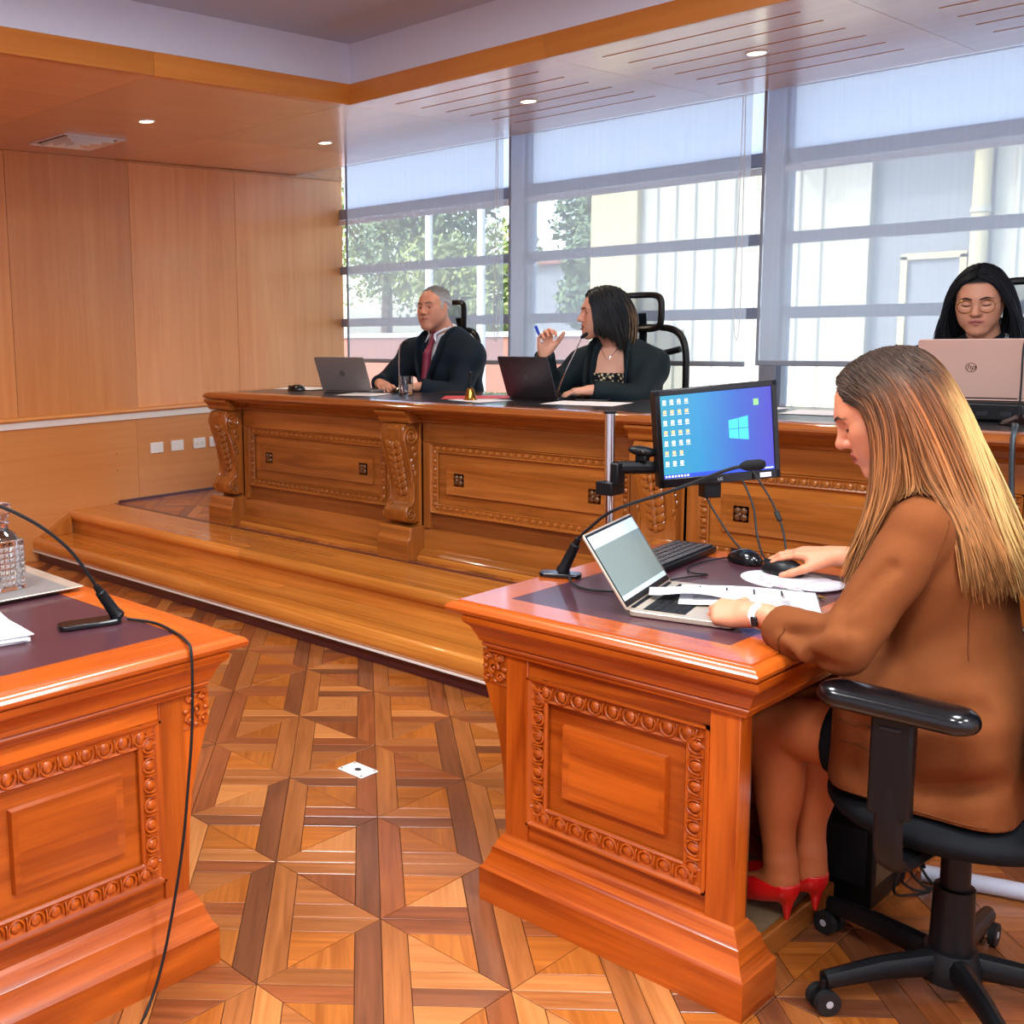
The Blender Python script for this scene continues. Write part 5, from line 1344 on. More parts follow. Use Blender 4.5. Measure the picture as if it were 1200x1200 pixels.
def w2_tip(u, sg, g):
    if u < .35: return P2(.045 - .12 * u / .35 + .006 * g[0], sg * (.092 + .006 * g[1]), -.10 - .1 * u + .01 * g[2])
    w = (u - .35) / .65; return P2(-.07 - .07 * w + .008 * g[0], sg * (.10 - .08 * w) + .01 * g[1], -.165 + .01 * g[2])
def w2_c2(u, sg, g): return P2(.06 - .24 * u, sg * (.12 - .06 * u), -.03)
long_hair(WOM, V3(*whc), wR, .97, 1300, w2_tip, w2_c2, bob, .0036, [WHS], 21, margin=.008, x0=.07)
PN = thing('pen', 'blue pen held upright in the speaking woman\'s raised hand', 'pen', (-3.185, 4.36, 1.31))
a_, b_ = Vector((-3.150, 4.345, 1.325)), Vector((-3.205, 4.37, 1.40))
MB().tube([a_, a_ + (b_ - a_) * .6], .0055, 8).obj('barrel', 'plastic_white', PN); MB().tube([a_ + (b_ - a_) * .45, b_], .007, 8).obj('cap', 'blue_ink', PN)

# ---- woman with glasses behind the rose laptop
thc = (-1.452, 4.72, 1.472); tR = frame(-80, -14, 1); SKT = L3(198, 140, 112)
tp = dict(hip=V3(-1.46, 4.9, .80), neck=V3(-1.45, 4.79, 1.31), shL=V3(-1.26, 4.80, 1.225), shR=V3(-1.65, 4.78, 1.225), elL=V3(-1.2, 4.62, 1.07), elR=V3(-1.72, 4.6, 1.07), wrL=V3(-1.36, 4.47, 1.1), wrR=V3(-1.56, 4.47, 1.1))
TW, THS, tRt = seated('person', 'seated woman with round glasses and long black hair behind laptop', thc, tR, .98, -84, hL=(V3(-.4, -.9, -.1), V3(0, 0, 1), (.3, .4, .3), .03, (.6, .3)), hR=(V3(.4, -.9, -.1), V3(0, 0, 1), (.3, .4, .3), .03, (.6, .3)), skin=SKT, lips=L3(170, 92, 88), brow=L3(44, 32, 30), cap=L3(18, 20, 26), cheek=1.12, look=(0, -1), lid=.9, brow_w=1.15, **tp)
brows(TW, V3(*thc), tR, .98, THS, 'brow_black', .0028, True)
def dots(V):
    C = np.tile(L3(22, 28, 36), (len(V), 1)).astype(float); w = np.sin(V[:, 0] * 95 + V[:, 2] * 40) * np.sin(V[:, 2] * 120 - V[:, 1] * 60); return np.where((w > .72)[:, None], L3(214, 218, 224), C)
coat(TW, tRt, mat='printed_cloth', infl=.012, name='blouse', cols=dots, h=.006, v=[(tp['neck'] + V3(0, -.13, .06), tp['neck'] + V3(0, -.16, -.06), .06, .02), (tp['neck'] + V3(0, -.03, .09), tp['neck'] + V3(0, -.08, .06), .07, .07)], **tp)
P3 = rel(thc, tR, .98)
def t_tip(u, sg, g):
    if u < .5: return P3(.03 - .06 * u + .01 * g[0], sg * (.125 + .012 * g[1]), -.185 + .012 * g[2])
    return P3(-.07 + .01 * g[0], sg * (.13 - .16 * (u - .5)) + .012 * g[1], -.2 + .015 * g[2])
def t_c2(u, sg, g): return P3(.03 - .14 * u, sg * .125, -.07)
long_hair(TW, V3(*thc), tR, .98, 2400, t_tip, t_c2, grad_cols([(0, L3(16, 18, 24)), (1, L3(26, 28, 34))], .3), .0034, [THS], 31, margin=.007, x0=.066)
GL = []
g_ = MB()
for y in (-1, 1):
    g_.tube([P3(.098 - .006 * abs(math.sin(a)) , y * .0345 + .027 * math.cos(a), -.006 + .025 * math.sin(a)) for a in [2 * PI * k / 20 for k in range(20)]], .0015, 6, closed=True)
    g_.tube([P3(.093, y * .057, 0), P3(.06, y * .077, .002), P3(.0, y * .083, .002)], .0011, 6)
g_.tube([P3(.098, -.01, 0), P3(.1, 0, .003), P3(.098, .01, 0)], .0011, 6)
GLS = g_.obj('glasses', 'brass', TW)
plain('key_black', rgb(36, 38, 44), .22)
# ================================================================= PROPS
def text_mesh(txt, size, M4, name, mat, parent, local=True, shear=0, extrude=.0003):
    cu = bpy.data.curves.new(name, 'FONT'); cu.body = txt; cu.size = size; cu.align_x = 'CENTER'; cu.align_y = 'CENTER'; cu.shear = shear; cu.extrude = extrude
    tmp = bpy.data.objects.new(name, cu); COL.objects.link(tmp)
    dg = bpy.context.evaluated_depsgraph_get(); me = bpy.data.meshes.new_from_object(tmp.evaluated_get(dg)); bpy.data.objects.remove(tmp)
    me.transform(M4); me.materials.clear(); me.materials.append(M(mat)); me.name = name
    return link(name, me, parent)
TOPZ = .7600
def rot_z(o, rz): o.rotation_euler = (0, 0, rz); return o

# ---------------- laptop builder (local: hinge on the x axis at the origin, base towards -y, lid opens up and back to +y)
def laptop(label, loc, rz, w, d, hgt, ang, body, lid, screen=True, logo=None, logo_mat='chrome'):
    t = thing('laptop', label, 'laptop', loc, rz)
    MB().rbox(-w / 2, w / 2, -d, .004, .001, .014, .012, 3).obj('base', body, t, True, bevel=.002)
    kb = MB(); kb.box(-w * .43, w * .43, -d * .52, -d * .1, .0135, .0145); KB = kb.obj('keyboard_well', 'plastic_black', t, True)
    k = MB()
    for r in range(5):
        for c in range(14):
            x = -w * .42 + w * .84 * (c + .08) / 14; y = -d * .5 + d * .39 * (r + .1) / 5
            k.box(x, x + w * .84 / 14 * .84, y, y + d * .39 / 5 * .8, .0145, .0155)
    k.obj('keys', 'rubber_black', KB, True)
    MB().box(-w * .16, w * .16, -d * .93, -d * .58, .0136, .0143).obj('trackpad', body, t, True)
    MB().tube([(-w * .42, .002, .012), (w * .42, .002, .012)], .006, 8).obj('hinge', 'plastic_black', t, True)
    Q = Matrix.Translation((0, .004, .012)) @ Matrix.Rotation(R(ang), 4, 'X')
    L = flip(MB().rbox(-w / 2, w / 2, 0, hgt, -.006, 0, .01, 3), Q).obj('lid', lid, t, True, bevel=.0015)
    flip(MB().box(-w / 2 + .004, w / 2 - .004, .008, hgt - .004, -.0005, .0004), Q).obj('bezel', 'plastic_black', L, True)
    flip(MB().box(-w / 2 + .01, w / 2 - .01, .022, hgt - .01, .0005, .0008), Q).obj('display', 'screen_glass' if screen else 'gloss_black', L, True)
    if screen:
        flip(MB().box(-w / 2 + .01, w / 2 - .01, hgt - .042, hgt - .01, .0009, .0011), Q).obj('screen_bar', 'screen_bar', L, True)
        flip(MB().box(-w / 2 + .01, w / 2 - .01, .022, .034, .0009, .0011), Q).obj('screen_bar', 'screen_bar', L, True)
    B = Q @ Matrix.Translation((0, hgt * .52, -.0064)) @ Matrix.Rotation(R(180), 4, 'Y')
    if logo == 'hp':
        rg = MB(); rg.tube([(.0155 * math.cos(a), .0155 * math.sin(a), 0) for a in [2 * PI * i / 28 for i in range(28)]], .0012, 6, closed=True)
        G = flip(rg, B).obj('logo_ring', logo_mat, L, True)
        text_mesh('hp', .026, B @ Matrix.Translation((0, .0012, 0)), 'logo_letters', logo_mat, G, shear=.3)
    elif logo == 'fruit':
        pts = []
        for i in range(40):
            a = 2 * PI * i / 40; r = .0165 * (1 + .06 * math.cos(2 * a)) * (1 - .16 * max(0, math.sin(a)) ** 8)
            x, y = r * math.cos(a), r * math.sin(a) * 1.05
            dx, dy = x - .019, y - .002
            if dx * dx + dy * dy < .0068 ** 2:
                s_ = .0068 / math.sqrt(dx * dx + dy * dy); x, y = .019 + dx * s_, .002 + dy * s_
            pts.append((x, y))
        G = flip(MB().prism(pts, -.0002, .0004), B).obj('logo', logo_mat, L, True)
        flip(MB().prism([(0, .0185), (.003, .02), (.006, .025), (.003, .0245), (.0005, .022)], -.0002, .0004), B).obj('logo_leaf', logo_mat, G, True)
    return t
# clerk's laptop: hinge runs from (-1.346, 2.196) to (-1.426, 2.533), base towards the clerk
laptop('open champagne laptop on the clerk table with grey page on screen', (-1.386, 2.3645, TOPZ), R(103.4), .335, .225, .2, 57, 'champagne', 'champagne')
# ---------------- papers
def sheet(label, c, rz, w, h, z, marks=0, bend=.0, name='paper_sheet', mat='paper', group=None):
    t = thing(name, label, 'paper', (c[0], c[1], z), rz, group)
    m = MB(); n = 8
    a = [(-w / 2 + w * k / n, -h / 2, bend * math.sin(PI * k / n) ** 2 + .0006) for k in range(n + 1)]; b = [(p[0], h / 2, p[2] * .6 + .0002) for p in a]
    m.loft([a, b], False, False, cap=False); lo = [(p[0], p[1], p[2] - .0006) for p in a]; lb = [(p[0], p[1], p[2] - .0006) for p in b]
    m.loft([lb, lo], False, False, cap=False); m.obj('leaf', mat, t, True)
    if marks:
        k = MB()
        for i in range(marks): k.box(-w * .36 + w * .2 * i, -w * .36 + w * .2 * i + .004, h * .05, h * .3, .001 + bend, .0014 + bend)
        for i in range(6): k.box(-w * .4, w * .3, -h * .35 + i * h * .05, -h * .35 + i * h * .05 + .0015, .0012 + bend * .4, .0014 + bend * .4)
        k.obj('print', 'ink', t, True)
    return t
sheet('printed sheet with four dark marks under the clerk\'s hand', (-1.205, 2.475, 0), R(27), .30, .2, TOPZ + .017, 4, .008)
sheet('blank white sheet poking out beyond the printed one', (-1.075, 2.455, 0), R(4), .22, .13, TOPZ + .0005, 0, .001)
sheet('small folded white note held in the clerk\'s fingers', (-1.30, 2.40, 0), R(30), .2, .08, TOPZ + .026, 0, .01)
# ---------------- keyboard, mice, pad, pen
t = thing('keyboard', 'black full-size keyboard behind the champagne laptop', 'keyboard', (-1.59, 2.775, TOPZ), R(96))
MB().rbox(-.2, .2, -.065, .065, .003, .018, .008, 3).obj('case', 'plastic_black', t, True, bevel=.002)
k = MB()
for r in range(5):
    for c in range(20):
        if r == 0 and 5 <= c <= 9: continue
        x = -.193 + .386 * c / 20; y = -.056 + .112 * r / 5; k.box(x + .001, x + .0178, y + .0015, y + .0205, .018, .0235)
k.box(-.0965, .0, -.0545, -.036, .018, .0235)
k.obj('keys', 'key_black', t, True, bevel=.001)
MB().box(.14, .19, .058, .063, .018, .0186).obj('status_strip', 'aluminium', t, True)
def mouse(label, loc, rz, mat='gloss_black'):
    t = thing('computer_mouse', label, 'mouse', loc, rz)
    S = SDF((-.065, -.045, 0), (.065, .045, .05), .002); S.ell((0, 0, .006), (.056, .031, .032), None, .01); S.ell((-.012, 0, .012), (.04, .029, .027), None, .01); S.half((0, 0, .002), (0, 0, -1), .003)
    V, F = S.mesh(); me_o = np_mesh('shell', [(V, F)], None, None, mat); me_o.parent = t
    MB().tube([(.034, 0, .024), (.022, 0, .031)], .0045, 8).obj('wheel', 'rubber_black', t, True)
    MB().box(.0, .052, -.0006, .0006, .02, .0335).obj('button_gap', 'rubber_black', t, True)
    return t
mouse('black wired mouse standing behind the oval pad', (-1.425, 2.90, TOPZ), R(160))
plain('pad_white', rgb(204, 200, 204), .6)
t = thing('mouse_pad', 'white oval mouse pad with floral rim and gel wrist rest', 'mouse pad', (-1.245, 2.775, TOPZ), R(-14))
MB().lathe([(.0001, .004), (.105, .004), (.11, .0025), (.11, 0.0003), (.0001, .0003)], (0, 0, 0), 40).xf(Matrix.Diagonal((1.12, .92, 1, 1))).obj('pad', 'pad_white', t, True)
plain('pad_rest', rgb(206, 204, 214), .3, coat=.4); plain('flower_pink', rgb(214, 150, 170), .6)
MB().ball((.1, 0, .006), (.04, .07, .012), 16, 8).obj('wrist_rest', 'pad_rest', t, True)
m = MB()
for i in range(9): m.ball((.02 + .085 * math.cos(2.2 + i * .45), .075 * math.sin(2.2 + i * .45), .0042), (.007, .007, .0006), 8, 4)
m.obj('flower_print', 'flower_pink', t, True)
mouse('black mouse under the clerk\'s hand on the oval pad', (-1.285, 2.825, TOPZ + .0045), R(176), 'plastic_black')
t = thing('pen', 'slim silver pen lying on the clerk table beside the papers', 'pen', (-1.165, 2.655, TOPZ), R(-2))
MB().tube([(-.068, 0, .0045), (.05, 0, .0045)], .0045, 8).obj('barrel', 'chrome', t, True); MB().tube([(.05, 0, .0045), (.066, 0, .0045)], [.0045, .001], 8).obj('tip', 'brass', t, True); MB().box(-.065, -.03, -.001, .001, .009, .0105).obj('clip', 'chrome', t, True)
# ---------------- gooseneck microphones
def goose(label, loc, base_rz, neck, head_dir, base=(.11, .05), world=True, capsule=.022, foot=None):
    t = thing('microphone', label, 'microphone', loc)
    bx = MB().rbox(-base[0] * .8, base[0] * .2, -base[1] / 2, base[1] / 2, .0005, .012, .018, 4).xf(Matrix.Translation(loc) @ Matrix.Rotation(base_rz, 4, 'Z'))
    bx.obj('base', 'gloss_black', t, bevel=.003)
    a, b = Vector(neck[0]), Vector(neck[1]); ax = (b - a)
    MB().tube([a - Vector((0, 0, .0)), a + ax * .08, a + ax * .12, a + ax * .82, a + ax * .84, b], [.018, .018, .015, .0125, .0085, .008], 12).obj('socket', 'plastic_black', t)
    MB().tube(smooth_path([b - ax * .1] + list(neck[1:]), 8), .0042, 8).obj('neck', 'rubber_black', t)
    e = Vector(neck[-1]); d = Vector(head_dir).normalized()
    MB().tube([e - d * .012, e - d * .006, e + d * .004, e + d * capsule * 1.6, e + d * capsule * 2.0, e + d * (capsule * 2.0 + .003)], [.005, .009, .0125, .0125, .009, .003], 12).obj('capsule', 'mic_foam', t)
    return t
plain('mic_foam', rgb(16, 17, 20), .95, bump=.8, bscale=700)
g = goose('black gooseneck microphone arching across the monitor on the clerk table', (-1.66, 2.435, TOPZ), R(25), [(-1.69, 2.43, .772), (-1.642, 2.43, .868), (-1.61, 2.43, .9), (-1.536, 2.43, .957), (-1.374, 2.43, 1.025), (-1.247, 2.43, 1.083), (-1.20, 2.43, 1.098)], (1, 0, .17))
MB().tube(smooth_path([(-1.70, 2.435, .768), (-1.73, 2.46, .764), (-1.75, 2.52, .766), (-1.757, 2.545, .758), (-1.76, 2.55, .7)], 6), .0028, 6).obj('cable', 'rubber_black', g)
MB().tube(smooth_path([(-1.66, 2.42, .772), (-1.62, 2.37, .764), (-1.55, 2.34, .764), (-1.46, 2.38, .764)], 6), .003, 6).obj('cable', 'rubber_black', g)
g = goose('black gooseneck microphone with flat base on the decanter table', (-2.172, 1.315, TOPZ), R(76), [(-2.165, 1.338, .772), (-2.165, 1.283, .855), (-2.165, 1.265, .885), (-2.165, 1.215, .955), (-2.165, 1.135, 1.025), (-2.165, 1.03, 1.085), (-2.165, .93, 1.12)], (0, -1, .2), base=(.15, .055))
MB().tube(smooth_path([(-2.15, 1.355, .766), (-2.08, 1.385, .764), (-1.98, 1.372, .764), (-1.9, 1.345, .766), (-1.866, 1.332, .757), (-1.856, 1.326, .70), (-1.858, 1.322, .59), (-1.858, 1.31, .49), (-1.856, 1.28, .31), (-1.853, 1.222, .1), (-1.835, 1.16, .006), (-1.78, 1.08, .005), (-1.7, .9, .005)], 6), .0034, 6).obj('cable', 'rubber_black', g)
# ---------------- decanter on its tray, paper stack
t = thing('tray', 'shallow metal tray under the glass decanter', 'tray', (-2.67, 1.27, TOPZ), R(-2))
MB().box(-.15, .15, -.19, .155, .001, .006).obj('plate', 'gunmetal', t, True, bevel=.002)
MB().sweep([(0, .004), (.02, .014), (.021, .012), (.002, .001)], [(-.15, -.19), (.15, -.19), (.15, .155), (-.15, .155)], True).obj('rim', 'champagne', t, True)
t = thing('decanter', 'square cut-crystal decanter with faceted stopper on the tray', 'decanter', (-2.645, 1.29, TOPZ + .0065), R(6))
plain('crystal', (1, 1, 1, 1), .015, trans=1, ior=1.5); plain('crystal_cut', (.95, .92, .9, 1), .08, trans=.85, ior=1.5)
MB().rbox(-.042, .042, -.042, .042, 0, .135, .008, 3).obj('body', 'crystal', t, True, bevel=.003)
MB().lathe([(.042, .135), (.032, .15), (.018, .16), (.016, .172), (.022, .178), (.022, .182), (.0001, .182)], (0, 0, 0), 24).obj('shoulder', 'crystal', t, True)
m = MB()
for s in range(4):
    q = Matrix.Rotation(R(90 * s), 4, 'Z')
    for i in range(5):
        for j in range(7):
            c = q @ Vector((-.03 + .015 * i, -.0425, .022 + .015 * j)); e = .0066; n_ = q @ Vector((0, -.005, 0)); a = q @ Vector((e, 0, 0)); u = Vector((0, 0, e))
            m.add([c - a - u, c + a - u, c + a + u, c - a + u, c + n_], [(0, 1, 4), (1, 2, 4), (2, 3, 4), (3, 0, 4), (3, 2, 1, 0)])
m.obj('diamond_cuts', 'crystal_cut', t, True)
MB().lathe([(.0001, .183), (.014, .183), (.016, .19), (.026, .205), (.03, .217), (.028, .225), (.02, .23), (.0001, .231)], (0, 0, 0), 10).obj('stopper', 'crystal', t, True)
t = thing('paper_stack', 'stack of white papers on the decanter table by the microphone', 'papers', (-2.33, 1.03, TOPZ), R(-10))
for i in range(9):
    q = random.uniform(-4, 4); MB().box(-.15, .15, -.105, .105, .0006 + i * .0022, .0024 + i * .0022).xf(Matrix.Rotation(R(q), 4, 'Z') @ Matrix.Translation((random.uniform(-.006, .006), random.uniform(-.006, .006), 0))).obj('sheet', 'paper', t, True)
# ---------------- monitor on a pole arm
plain('screen_blue', rgb(60, 130, 220), .2, emit=rgb(60, 130, 220), estr=.0)
def desk_mat():
    m, n, l, b = new_mat('desktop_picture'); tc = n.new('ShaderNodeTexCoord'); sp = n.new('ShaderNodeSeparateXYZ'); l.new(tc.outputs['Object'], sp.inputs[0])
    mr = n.new('ShaderNodeMapRange'); mr.inputs[1].default_value = -.17; mr.inputs[2].default_value = .17; l.new(sp.outputs[0], mr.inputs[0])
    cr = n.new('ShaderNodeValToRGB'); e = cr.color_ramp.elements; e[0].position = 0; e[0].color = rgb(62, 176, 208); e[1].position = 1; e[1].color = rgb(86, 74, 206)
    for p, c in ((.35, (58, 160, 220)), (.68, (64, 110, 214))): x = e.new(p); x.color = rgb(*c)
    l.new(mr.outputs[0], cr.inputs[0]); l.new(cr.outputs[0], b.inputs['Emission Color']); b.inputs['Emission Strength'].default_value = .8
    b.inputs['Base Color'].default_value = (.01, .01, .01, 1); b.inputs['Roughness'].default_value = .25; MATS['desktop_picture'] = m
desk_mat()
plain('glow_cyan', rgb(60, 170, 230), .3, emit=rgb(64, 172, 232), estr=.7); plain('glow_white', rgb(236, 232, 220), .3, emit=rgb(240, 232, 214), estr=.75); plain('glow_orange', rgb(232, 170, 120), .3, emit=rgb(232, 170, 120), estr=.7); plain('glow_bar', rgb(40, 70, 190), .3, emit=rgb(40, 66, 180), estr=.6); plain('glow_green', rgb(120, 190, 110), .3, emit=rgb(120, 190, 110), estr=.7)
ST = thing('monitor_stand', 'chrome pole with black arm clamped to the clerk table edge', 'stand', (-1.792, 2.81, .70))
MB().tube([(-1.792, 2.81, .70), (-1.797, 2.81, 1.165)], .0155, 16).obj('pole', 'chrome', ST); MB().tube([(-1.797, 2.81, 1.163), (-1.797, 2.81, 1.17)], .0175, 16).obj('pole_cap', 'plastic_black', ST)
MB().box(-1.82, -1.70, 2.78, 2.84, .7605, .77).box(-1.82, -1.772, 2.78, 2.84, .69, .77).obj('table_clamp', 'plastic_black', ST, bevel=.003)
MB().box(-1.82, -1.765, 2.775, 2.845, .925, .965).obj('collar', 'plastic_black', ST, bevel=.004)
MB().box(-1.78, -1.755, 2.79, 2.83, .955, 1.02).obj('arm_post', 'plastic_black', ST, bevel=.004)
MB().tube([(-1.775, 2.815, 1.005), (-1.70, 2.90, 1.003), (-1.60, 3.035, 1.01)], [.02, .019, .017], 10, flat=1.0).obj('arm', 'plastic_black', ST)
MB().tube([(-1.60, 3.035, 1.01), (-1.585, 3.025, 1.085)], .02, 10).obj('arm_head', 'plastic_black', ST)
t = thing('webcam', 'small black webcam sitting on the monitor arm', 'webcam', (-1.725, 2.862, 1.024))
MB().ball((-1.722, 2.865, 1.052), (.042, .02, .016), 16, 10, M4=Matrix.Rotation(R(40), 3, 'Z') @ Matrix.Rotation(R(10), 3, 'Y')).obj('housing', 'plastic_black', t)
MB().box(-1.74, -1.705, 2.853, 2.877, 1.023, 1.04).obj('clip', 'plastic_black', t, bevel=.003)
MB().ball((-1.712, 2.847, 1.052), (.008, .006, .008), 10, 8).obj('lens', 'gloss_black', t)
MN = thing('monitor', 'black desktop monitor with blue desktop screen on the pole arm', 'monitor', (-1.567, 2.997, 1.10))
MN.rotation_euler = (Matrix.Rotation(R(50), 4, 'Z') @ Matrix.Rotation(R(-2), 4, 'X') @ Matrix.Rotation(R(-4.0), 4, 'Y')).to_euler()
mw, mh = .349, .281
MB().rbox(-mw / 2, mw / 2, -mh / 2, mh / 2, -.002, .034, .006, 3).xf(Matrix.Rotation(R(90), 4, 'X') @ Matrix.Translation((0, 0, -.032))).obj('case', 'plastic_black', MN, True, bevel=.003)
fr_ = MB()
for a in ((-mw / 2, mw / 2, mh / 2 - .016, mh / 2), (-mw / 2, mw / 2, -mh / 2, -mh / 2 + .026), (-mw / 2, -mw / 2 + .015, -mh / 2, mh / 2), (mw / 2 - .015, mw / 2, -mh / 2, mh / 2)): fr_.box(a[0], a[1], -.008, 0, a[2], a[3])
fr_.obj('bezel', 'gloss_black', MN, True, bevel=.002)
SCN = MB().box(-mw / 2 + .015, mw / 2 - .015, -.0035, -.0025, -mh / 2 + .026, mh / 2 - .016).obj('screen', 'desktop_picture', MN, True)
y = -.0042; x0, x1, z0, z1 = -mw / 2 + .015, mw / 2 - .015, -mh / 2 + .026, mh / 2 - .016
MB().box(x0, x1, y, y + .0006, z0, z0 + .011).obj('task_bar', 'glow_bar', SCN, True)
ic = [MB(), MB()]; tb = MB()
for r in range(7):
    for c in range(4 if r not in (5, 6) else 3):
        x = x0 + .012 + c * .021; z = z1 - .018 - r * .0295; ic[(r * 3 + c * 2) % 2].box(x - .0045, x + .0045, y, y + .0006, z - .0045, z + .005); tb.box(x - .006, x + .006, y, y + .0006, z - .009, z - .0075)
ic[0].obj('desktop_icons', 'glow_white', SCN, True); ic[1].obj('desktop_icons', 'glow_orange', SCN, True); tb.obj('icon_captions', 'glow_white', SCN, True)
m = MB()
for i in range(8): m.box(x0 + .004 + i * .009, x0 + .009 + i * .009, y - .0004, y, z0 + .003, z0 + .008)
m.box(x1 - .03, x1 - .004, y - .0004, y, z0 + .004, z0 + .007); m.obj('task_icons', 'glow_white', SCN, True)
MB().box(x1 - .052, x1 - .038, y, y + .0006, z1 - .05, z1 - .032).obj('desktop_icon', 'glow_green', SCN, True)
m = MB(); lx, lz = x1 - .098, .012
for (a, b, c, d) in ((0, 0, .0, .0), (1, 0, 0, 0), (0, 1, 0, 0), (1, 1, 0, 0)):
    xa, xb = lx - .028 + a * .029, lx - .001 + a * .029; za, zb = lz - .03 + b * .031, lz - .001 + b * .031; sk = lambda x: (x - lx) * .16
    m.add([(xa, y, za - sk(xa) * (1 if b == 0 else 0)), (xb, y, za - sk(xb) * (1 if b == 0 else 0)), (xb, y, zb + sk(xb) * (1 if b == 1 else 0)), (xa, y, zb + sk(xa) * (1 if b == 1 else 0))], [(0, 1, 2, 3)])
m.obj('wallpaper_window', 'glow_cyan', SCN, True)
text_mesh('LG', .012, Matrix.Translation((.0, -.0085, -mh / 2 + .012)) @ Matrix.Rotation(R(90), 4, 'X'), 'maker_mark', 'aluminium', MN)
MB().box(mw / 2 - .06, mw / 2 - .028, -.0088, -.008, -mh / 2 + .006, -mh / 2 + .019).obj('sticker', 'paper', MN, True)
MB().box(-.02, .02, .03, .06, -.05, .02).obj('mount_plate', 'plastic_black', MN, True, bevel=.003)
MB().box(-.032, .018, .004, .05, -.185, -.135).xf(Matrix.Rotation(R(4), 4, 'Y')).obj('cable_clip', 'plastic_black', MN, True, bevel=.004)
MB().box(-.012, .004, .03, .045, -.14, -.04).obj('cable_spine', 'plastic_black', MN, True)
CBL = ['black monitor cable curving down beside the cable clip', 'black monitor cable with a small inline bead', 'black monitor cable sagging from the arm side of the screen']
for i, pts in enumerate(([(-1.52, 3.05, .98), (-1.47, 3.03, .9), (-1.44, 3.0, .82), (-1.40, 2.96, .772), (-1.36, 2.94, .766)], [(-1.50, 3.07, 1.0), (-1.43, 3.05, .92), (-1.38, 3.02, .85), (-1.345, 2.98, .775), (-1.33, 2.95, .766)], [(-1.63, 3.0, .97), (-1.56, 2.98, .88), (-1.48, 2.955, .80), (-1.42, 2.94, .768), (-1.36, 2.935, .766)])):
    tag(MB().tube(smooth_path(pts, 8), .003, 6).obj('video_cable', 'rubber_black'), CBL[i], 'cable', 'cables below the monitor')
    if i == 1: MB().tube([(-1.405, 3.035, .888), (-1.39, 3.027, .866)], .007, 10).obj('bead', 'rubber_black', [o for o in COL.objects if o.name.startswith('video_cable')][-1])
o = MB().tube(smooth_path([(-1.47, 2.915, .768), (-1.50, 2.84, .764), (-1.50, 2.74, .764), (-1.46, 2.68, .764), (-1.42, 2.69, .764), (-1.44, 2.63, .764), (-1.46, 2.56, .764)], 8), .0022, 6).obj('mouse_cable', 'rubber_black'); tag(o, 'thin mouse cable curling over the leather of the clerk table', 'cable')
# ---------------- clerk's office chair
CH = thing('office_chair', 'black office chair with padded armrests under the clerk', 'chair', (-.73, 2.45, 0))
S = SDF((-.99, 2.19, .35), (-.5, 2.71, .5), .006)
S.ell((-.735, 2.45, .432), (.225, .245, .05), None, .02); S.ell((-.74, 2.45, .425), (.235, .225, .045), None, .03); S.half((0, 0, .468), (0, 0, 1), .02); S.half((0, 0, .392), (0, 0, -1), .02)
plain_part('seat', S, 'fabric_black', CH)
S = SDF((-.64, 2.18, .5), (-.38, 2.72, 1.12), .007)
for k_ in range(9):
    z = .58 + .058 * k_; S.cone((-.515 + .05 * math.sin(k_ * .35) - .03, 2.29, z), (-.515 + .05 * math.sin(k_ * .35) - .03, 2.61, z), .036, .036, .03)
plain_part('backrest', S, 'fabric_black', CH)
MB().tube(smooth_path([(-.70, 2.45, .385), (-.55, 2.45, .39), (-.475, 2.45, .46), (-.465, 2.45, .7)], 6), .022, 8).obj('back_bar', 'plastic_black', CH)
MB().box(-.82, -.65, 2.37, 2.53, .37, .395).obj('tilt_plate', 'plastic_black', CH, bevel=.005)
MB().tube([(-.73, 2.45, .1), (-.73, 2.45, .25), (-.73, 2.45, .252), (-.73, 2.45, .375)], [.042, .038, .028, .028], 16).obj('column', 'plastic_black', CH)
for sgn in (-1, 1):
    yy = 2.45 + sgn * .315
    S = SDF((-.91, yy - .065, .66), (-.58, yy + .06, .77), .004); S.cone((-.845, yy, .715), (-.655, yy, .712), .046, .043, .02); S.half((0, 0, .742), (0, 0, 1), .025); S.half((0, 0, .692), (0, 0, -1), .02)
    A = plain_part('arm_pad', S, 'gloss_black', CH)
    MB().box(-.79, -.715, yy - .014, yy + .014, .5, .71).obj('arm_post', 'plastic_black', CH, bevel=.006)
    MB().tube(smooth_path([(-.752, yy, .56), (-.752, yy, .44), (-.75, yy - sgn * .04, .39), (-.74, 2.45 + sgn * .12, .382)], 6), .026, 8, flat=.6).obj('arm_bracket', 'plastic_black', CH)
    MB().box(-.775, -.735, yy - .016, yy + .016, .668, .678).obj('height_button', 'steel_blue_metal', CH, bevel=.003)
MB().lathe([(.0001, .05), (.06, .05), (.062, .085), (.05, .115), (.0001, .118)], (-.73, 2.45, 0), 20).obj('hub', 'plastic_black', CH)
